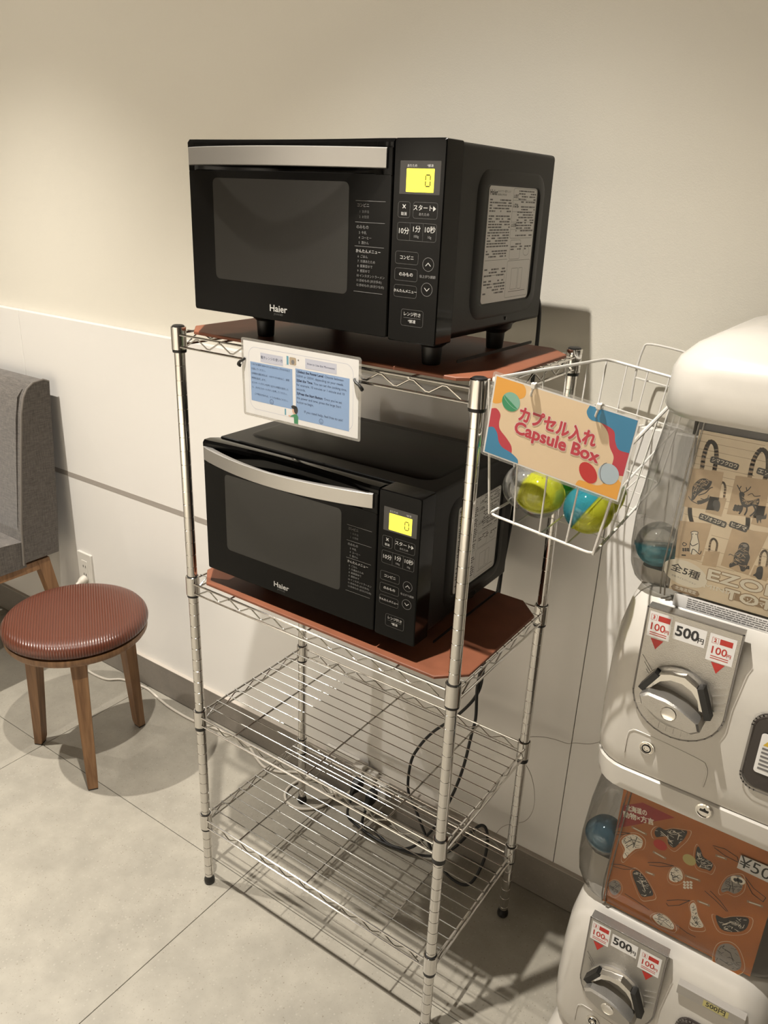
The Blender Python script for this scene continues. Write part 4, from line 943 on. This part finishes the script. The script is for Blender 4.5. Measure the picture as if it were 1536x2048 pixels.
def poster_charms(t, org, z):
    card = MB(org).box((.828, PYC, .4135), (1.052, PYC+.0015, .642)).build('display_card', 'porange', t)
    P = lambda n, polys, hh, mm: decal(n, polys, FP, hh, mm, card, org)
    T = lambda s, sz, a, mm, bo=0, rot=0, al='CENTER', wd=None, hh=.0014: text(s, sz, FP, a[0], a[1], hh, mm, card, org, fat=bo, rot=rot, align=al, width=wd)
    Q = lambda pts: [tuple(q[:2]) for q in smooth([(*c9(a, b), 0) for a, b in pts], 4, closed=True)]
    P('red_ribbon', [[c9(462, 408), c9(612, 388), c9(848, 500), c9(415, 577)]], .0008, 'pred')
    T('北海道の', .0115, c9(566, 448), 'cream', .0003, .20, wd=.031); T('動物×方言', .0120, c9(580, 505), 'cream', .0003, .20, wd=.046)
    W_, D_, G_ = 'cream', 'ink', 'grey_p'
    charms = [  # outline, fill, extra dark strokes
        ([(455, 670), (500, 630), (560, 625), (610, 665), (600, 720), (560, 730), (520, 760), (480, 800), (465, 780), (480, 730)], W_, [[(480, 690), (530, 660), (590, 680)], [(490, 720), (540, 690), (560, 720)], [(480, 760), (500, 790)], [(520, 640), (550, 700)], [(570, 640), (540, 720)]]),
        ([(700, 600), (730, 570), (780, 590), (830, 580), (900, 590), (940, 600), (920, 650), (880, 690), (840, 720), (800, 690), (790, 640), (740, 640), (710, 640)], D_, []),
        ([(1005, 740), (1020, 710), (1040, 740), (1060, 790), (1110, 820), (1130, 850), (1110, 890), (1080, 880), (1020, 860), (1000, 800)], D_, []),
        ([(1190, 1020), (1220, 960), (1260, 930), (1330, 925), (1350, 970), (1340, 1030), (1290, 1060), (1240, 1040), (1200, 1050)], G_, [[(1220, 980), (1260, 1000), (1250, 1040)], [(1270, 960), (1280, 1050)], [(1200, 1030), (1240, 1020)]]),
        ([(535, 910), (560, 885), (590, 900), (640, 960), (690, 1060), (650, 1080), (600, 1075), (560, 990)], 'ink', []),
        ([(805, 920), (830, 870), (870, 870), (900, 900), (905, 950), (860, 975), (815, 960)], W_, [[(820, 900), (840, 960)], [(840, 940), (870, 930)]]),
        ([(960, 1150), (985, 1125), (1005, 1150), (1020, 1220), (1060, 1300), (1010, 1310), (960, 1290), (970, 1220)], W_, [[(975, 1160), (990, 1165)], [(980, 1240), (1020, 1290)], [(965, 1270), (1000, 1300)]]),
        ([(685, 1230), (730, 1205), (790, 1230), (840, 1290), (830, 1325), (770, 1305), (720, 1280)], W_, [[(700, 1240), (760, 1260), (820, 1310)], [(720, 1220), (790, 1250)]]),
        ([(1150, 1220), (1210, 1240), (1280, 1230), (1390, 1240), (1380, 1310), (1330, 1340), (1240, 1340), (1180, 1310)], D_, []),
        ([(1150, 1500), (1180, 1440), (1250, 1430), (1310, 1480), (1340, 1590), (1290, 1630), (1200, 1600), (1150, 1570)], G_, [[(1200, 1460), (1260, 1500), (1280, 1560)], [(1180, 1540), (1240, 1580)]]),
        ([(360, 990), (400, 960), (440, 980), (450, 1030), (410, 1070), (375, 1050)], G_, [[(370, 1000), (430, 1040)]]),
    ]
    for pts, mm, st in charms:
        cx = sum(p[0] for p in pts)/len(pts); cy = sum(p[1] for p in pts)/len(pts)
        P('charm_outline', [Q([(cx+(a-cx)*1.25, cy+8+(b-cy)*1.25) for a, b in pts])], .0010, 'tan' if mm != 'tan' else 'cream')
        P('charm_outline', [Q([(cx+(a-cx)*1.21, cy+8+(b-cy)*1.21) for a, b in pts])], .0012, 'porange')
        P('printed_charm', [Q(pts)], .0014, mm)
        P('printed_fur', scribble(Q(pts), 26, .0075, .0006, len(pts)+int(cx)), .0017, 'cream' if mm == 'ink' else 'ink')
        if st: P('printed_charm', sum([stroke([c9(*q) for q in s], .0010) for s in st], []), .0016, 'ink')
    P('printed_charm', sum([stroke([c9(*q) for q in s], .0011) for s in ([(745, 600), (790, 640), (830, 690)], [(840, 600), (880, 620), (870, 660)], [(1015, 760), (1030, 800)], [(1090, 850), (1120, 850)], [(1200, 1290), (1260, 1270), (1340, 1300)], [(600, 960), (630, 1040)])], []), .0016, 'cream')
    P('printed_charm', [ellipse(*c9(1295, 955), .0062, .0062, 18), ellipse(*c9(1335, 965), .0058, .0060, 18)], .0017, 'cream'); P('printed_charm', [ellipse(*c9(1297, 957), .0030, .0030, 12), ellipse(*c9(1334, 967), .0028, .0030, 12)], .0019, 'ink')
    P('printed_dots', [ellipse(*c9(920+24*(i % 3), 975+20*(i//3)), .0022, .0022, 10) for i in range(9)], .0016, 'cream')
    P('printed_fruit', [ellipse(*c9(740, 700), .0100, .0090, 18)], .0013, 'tri'); P('printed_fruit', [ellipse(*c9(955, 810), .0095, .0095, 18)], .0013, 'yel_label')
    loops = [[(400, 600), (450, 605), (520, 615), (450, 625), (410, 622)], [(380, 840), (450, 845), (560, 880), (470, 880), (400, 860), (380, 845)], [(650, 830), (740, 830), (840, 855), (740, 860), (660, 848)], [(790, 1110), (870, 1105), (960, 1110), (880, 1145), (800, 1150), (785, 1130)],
             [(1130, 705), (1220, 730), (1310, 790), (1320, 830), (1220, 780), (1140, 720)], [(1370, 940), (1430, 1020), (1520, 1090), (1500, 1120), (1420, 1060), (1370, 960)], [(1070, 1040), (1150, 1110), (1230, 1190)], [(1110, 1040), (1180, 1110), (1240, 1190)], [(480, 1060), (560, 1110), (660, 1180)], [(860, 1290), (940, 1350), (1000, 1380)]]
    for L in loops: P('printed_chain', stroke([c9(*q) for q in L], .0010), .0012, 'ink')
    for (x, y, l, r) in ((585, 595, 100, .5), (735, 775, 85, .55), (665, 910, 55, .4), (980, 945, 100, .35), (1440, 1135, 105, .35), (1190, 790, 70, .35), (1060, 1130, 80, .4), (1065, 1420, 0, 0)):
        if not l: continue
        a = c9(x-l/2, y-l/2*r); b = c9(x+l/2, y+l/2*r); P('name_tag', stroke([a, b], .0042), .0014, 'tote_d'); P('name_tag', stroke([(a[0]+.002, a[1]), (b[0]-.002, b[1])], .0014), .0016, 'cream')
    tg = MB(org).prism([c9(1340, 765), c9(1640, 890), c9(1610, 1000), c9(1310, 858)], lambda a, b, c: (a, PYC-.003-c, b), 0, .0006).build('price_tag', 'paper', t)
    f2 = Frame((0, PYC-.0036, 0), (1, 0, 0), (0, 0, 1)); a = c9(1330, 808)
    text('¥500', .0270, f2, a[0], a[1], .0004, 'ink', t, org, align='LEFT', rot=-.06, name='price_text')
    # price bar under the case
    a, b = on_card(1385, 1990), on_card(1475, 2045)
    MB(org).prism([(.966, z(.205)), (1.062, z(.205)), (1.062, z(.222)), (.966, z(.222))], lambda p, q, c: (p, MY0+.012-c, q), 0, .0135).build('price_bar', 'machine_in', t)
    fq = Frame((0, MY0-.0016, 0), (1, 0, 0), (0, 0, 1))
    decal('price_sticker', [[(1.004, z(.2075)), (1.040, z(.2075)), (1.040, z(.2195)), (1.004, z(.2195))]], fq, .0004, 'yel_label', t, org); text('500円', .0115, fq, 1.022, z(.2135), .0008, 'ink', t, org, bold=.0002)
ZU, ZL = .700, .144
machine(ZU, True, 'white capsule vending machine with tote-bag poster, stacked on top', poster_totes)
machine(ZL, False, 'white capsule vending machine with orange charm poster, bottom of the stack', poster_charms)
org = V((MX0+MX1)/2, MY0+.17, 0)
st = empty('machine_stand', org, 'white floor stand beneath the stacked capsule vending machines', 'stand')
MB(org).loft([[(x, y, zz) for x, y in section(i, j, .04)] for zz, i, j in ((.012, -.010, -.020), (.04, -.008, -.016), (.110, .006, .006), (.1445, .016, .018))]).build('plinth', 'machine', st)
for x in (MX0+.03, MX1-.03):
    for y in (MY0+.03, MY1-.03): MB(org).lathe([(.014, 0), (.016, .003), (.016, .0125)], (x, y, 0), 14).build('foot', 'rubber', st)
def in_case(x, y, zc, ax, m1, m2, label): capsule((x, y, zc), ax, .031, m1, m2, label)
in_case(.8035, .1350, 1.0205, (.15, -.25, -.95), 'c_teal', 'c_clear', 'teal and clear capsule inside the upper vending machine')
in_case(.846, .235, ZU+.300, (.1, -.3, 1), 'c_clear', 'c_green', 'clear and green capsule at the bottom of the upper vending machine')
in_case(.8035, .1350, .5030, (.15, -.2, .95), 'c_blue', 'c_clear', 'blue and clear capsule inside the lower vending machine')
in_case(.846, .225, ZL+.300, (.1, -.3, 1), 'c_clear', 'c_clear', 'all-clear capsule at the bottom of the lower vending machine')

# ------------------------------------------------------------------ stool
def stool():
    c = V(-.589, .119, 0)
    t = empty('round_stool', c, 'round three-legged stool with ribbed brown leather seat', 'stool')
    R = .1785
    prof = [(.0, .398), (.150, .398), (.171, .399), (.1775, .404), (.1785, .412), (.176, .422), (.169, .431), (.156, .437), (.130, .4405), (.08, .442), (.002, .4425)]
    MB().lathe([(max(.001, r), z) for r, z in prof], n=72).build('seat_cushion', 'leather', t, sharp=60)
    MB().lathe([(.001, .371), (.156, .371), (.170, .376), (.1745, .383), (.1745, .396), (.001, .396)], n=64).build('seat_ring', 'stool_wood', t)
    for ex, ey in ((-.145, -.067), (.131, -.091), (.013, .159)):
        d = V(ex, ey, 0).normalized(); s = V(-d.y, d.x, 0)
        def sq(c_, a, b): return [c_+d*a*i+s*b*j for i, j in ((-1, -1), (1, -1), (1, 1), (-1, 1))]
        rb, rt = V(ex, ey, 0).length-.005, .128
        lg = MB().loft([sq(d*rb+V(0, 0, .004), .0105, .0120), sq(d*(rb-.003)+V(0, 0, .02), .0115, .0130), sq(d*(rt+.008)+V(0, 0, .31), .0165, .0175), sq(d*rt+V(0, 0, .376), .026, .0195)]).build('leg', 'stool_wood', t, sharp=30)
        MB().loft([sq(d*rb, .0100, .0115), sq(d*rb+V(0, 0, .0045), .0103, .0118)]).build('glide', 'rubber', lg)
        # bracket under the ring towards the centre
        MB().loft([[d*a+s*b+V(0, 0, zz) for a, b, zz in ((.118, -.012, .374), (.118, .012, .374), (.118, .012, .345), (.118, -.012, .345))], [d*a+s*b+V(0, 0, zz) for a, b, zz in ((.03, -.012, .374), (.03, .012, .374), (.03, .012, .362), (.03, -.012, .362))]]).build('brace', 'stool_wood', t)
stool()

# ------------------------------------------------------------------ upholstered chair
def chair():
    xr, xl = -1.030, -1.640
    org = V(-1.335, .10, 0)
    t = empty('lounge_chair', org, 'grey upholstered lounge chair with beech legs, its back to the wall', 'chair')
    side = [(.250, .388), (.258, .50), (.285, .70), (.306, .84), (.318, .885), (.332, .908), (.352, .922), (.385, .926), (.403, .918), (.398, .85), (.385, .62), (.366, .388)]
    def inset(k): 
        cy = sum(p[0] for p in side)/len(side); cz = sum(p[1] for p in side)/len(side)
        return [(cy+(a-cy)*(1-k*2), cz+(b-cz)*(1-k*.4)) for a, b in side]
    MB(org).loft([[(xr, a, b) for a, b in inset(.01)], [(xr-.004, a, b) for a, b in side], [(xl+.004, a, b) for a, b in side], [(xl, a, b) for a, b in inset(.01)]]).build('backrest', 'fabric', t, sharp=28)
    br = t.children[-1]
    for x in (xr-.003, xl+.003):
        MB(org).tube([(x, a-.001, b) for a, b in [(.250, .382)]+side[:9]], .0034, 8).build('piping', 'piping', br)
    # front cushion of the back with stitched channel
    MB(org).loft([[(x, a+(-.012 if 0 < i < 6 else 0), b) for i, (a, b) in enumerate([(.262, .44), (.268, .50), (.290, .68), (.308, .82), (.322, .884), (.34, .905), (.36, .90), (.33, .44)])] for x in (xr-.022, xr-.045, xl+.045, xl+.022)]).build('back_cushion', 'fabric', t, sharp=45)
    s = [(-.230, .400), (-.242, .430), (-.225, .462), (-.18, .472), (.20, .462), (.262, .456), (.262, .372), (-.21, .372)]
    MB(org).loft([[(x, cy_+(a-cy_)*k, cz_+(b-cz_)*k) for a, b in s] for cy_, cz_ in ((.02, .42),) for x, k in ((xr-.006, .985), (xr-.014, 1), (xl+.014, 1), (xl+.006, .985))]).build('seat', 'fabric', t, sharp=40)
    for x in (xr-.034, xl+.034):
        MB(org).prism(rrect(-.18, .335, .343, .3735, .003, 2), YZ(x-.014), 0, .028).build('side_rail', 'chair_wood', t)
        for y0, y1_ in ((.322, .398), (-.165, -.205)):
            def sq(y, z, h, k): return [(x-k, y-h, z), (x+k, y-h, z), (x+k, y+h, z), (x-k, y+h, z)]
            MB(org).loft([sq(y1_, .002, .012, .013), sq(y0, .374, .020, .0155)]).build('leg', 'chair_wood', t)
    for y in (-.16, .31): MB(org).prism(rrect(xl+.05, xr-.05, .345, .3725, .003, 2), XZ(y), 0, .024).build('cross_rail', 'chair_wood', t)
chair()

# ------------------------------------------------------------------ outlets, adapters and loose cables
def wall_y(x, y=WY): return y+ANG*x
def outlet(x, zc, y, label, hgt=.120, wid=.070, n=2):
    o = V(x, y, zc-hgt/2)
    t = empty('wall_outlet', o, label, 'outlet')
    MB().prism(rrect(-wid/2, wid/2, 0, hgt, .004), XZ(0), 0, .007, bev=.0015).build('cover_plate', 'white_plastic', t)
    MB().prism(rrect(-.014, .014, hgt/2-.034, hgt/2+.034, .002, 2), XZ(-.0065), 0, .0018, bev=.0005).build('socket_insert', 'white_plastic', t)
    for k in range(n):
        for s_ in (-1, 1): MB().box((s_*.0055-.0009, -.0092, hgt/2+.010-.028*k), (s_*.0055+.0009, -.0082, hgt/2+.018-.028*k)).build('slot', 'dark_in', t)
    return t
outlet(-.987, .316, wall_y(-.987)-.0003, 'white double wall outlet between the grey chair and the rack')
t = empty('white_plug', (-.987, wall_y(-.987)-.009, .288), 'white round plug pushed into the wall outlet beside the chair', 'plug')
MB().lathe([(.0135, 0), (.0135, .012), (.011, .020), (.007, .026), (.005, .036)], n=20, axis=(0, -1, -.3)).build('plug_body', 'cable_w', t)
o = V(.155, .4157, .055)
t = empty('power_tap', o, 'white three-socket power tap on the baseboard behind the rack', 'outlet')
for k, (x, h, d) in enumerate(((-.0335, .060, .026), (0, .056, .024), (.0335, .050, .018))):
    MB().prism(rrect(x-.0155, x+.0155, .028-h/2+.014-.010*k, .028+h/2+.014-.010*k, .003, 3), XZ(0), 0, d, bev=.002).build('socket_block', 'white_plastic', t)
rc = MB().prism(rrect(0, .105, 0, .016, .002, 2), XZ(0), 0, .010, bev=.002).build('cable_raceway', 'white_plastic')
rc.location = (.000, wall_y(.05, .4178)-.0002, .1015); rc.location.y = wall_y(.05)-.0012; tag(rc, 'short white cable raceway running along the baseboard top behind the rack', 'cable cover')
cz = .0042
path = [(-.987, .392, .272), (-.985, .375, .20), (-.970, .36, .10), (-.945, .35, .02), (-.906, .349, cz), (-.838, .356, cz), (-.800, .385, cz), (-.734, .398, cz), (-.690, .400, cz), (-.630, .388, cz), (-.562, .378, cz), (-.464, .377, cz), (-.380, .392, cz), (-.320, .400, cz), (-.257, .392, cz), (-.205, .368, cz), (-.160, .355, cz), (-.115, .366, cz), (-.080, .392, cz), (-.030, .402, .0048), (.025, .398, .006), (.058, .370, .006), (.050, .325, .0045), (.015, .293, cz), (-.025, .292, cz), (-.052, .315, cz), (-.058, .350, cz), (-.040, .385, .010), (.0, .398, .013), (.045, .392, .013), (.075, .375, .012), (.095, .385, .03), (.112, .392, .052), (.120, .400, .060)]
ec = MB((-.46, .38, 0)).tube(smooth(path, 6), .0038, 8).build('extension_cord', 'cable_w', sharp=180); ec.location = (-.46, .38, 0)
tag(ec, 'white extension cord along the baseboard, coiled around the rack\'s back foot', 'cord')
def thin(pts, label, nm):
    P = [pix(u, v, 1, y) for u, v, y in pts]; q = P[0].copy()
    o = MB(q).tube(smooth(P, 6), .0006, 5).build(nm, 'thin', sharp=180); o.location = q; tag(o, label, 'wire')
thin([(1052, 1482, .336), (1060, 1474, .38), (1085, 1474, .405), (1110, 1479, .412), (1135, 1487, .412), (1150, 1486, .412), (1180, 1488, .41), (1205, 1482, .405), (1216, 1476, .400)], 'thin grey wire strung across the wall from the rack to the machines', 'thin_wire')
thin([(1050, 1527, .338), (1062, 1550, .35), (1069, 1585, .36), (1066, 1620, .36), (1050, 1642, .36), (1020, 1648, .355), (1003, 1655, .35), (992, 1668, .345)], 'thin grey wire loop hanging by the rack\'s back leg', 'thin_wire')
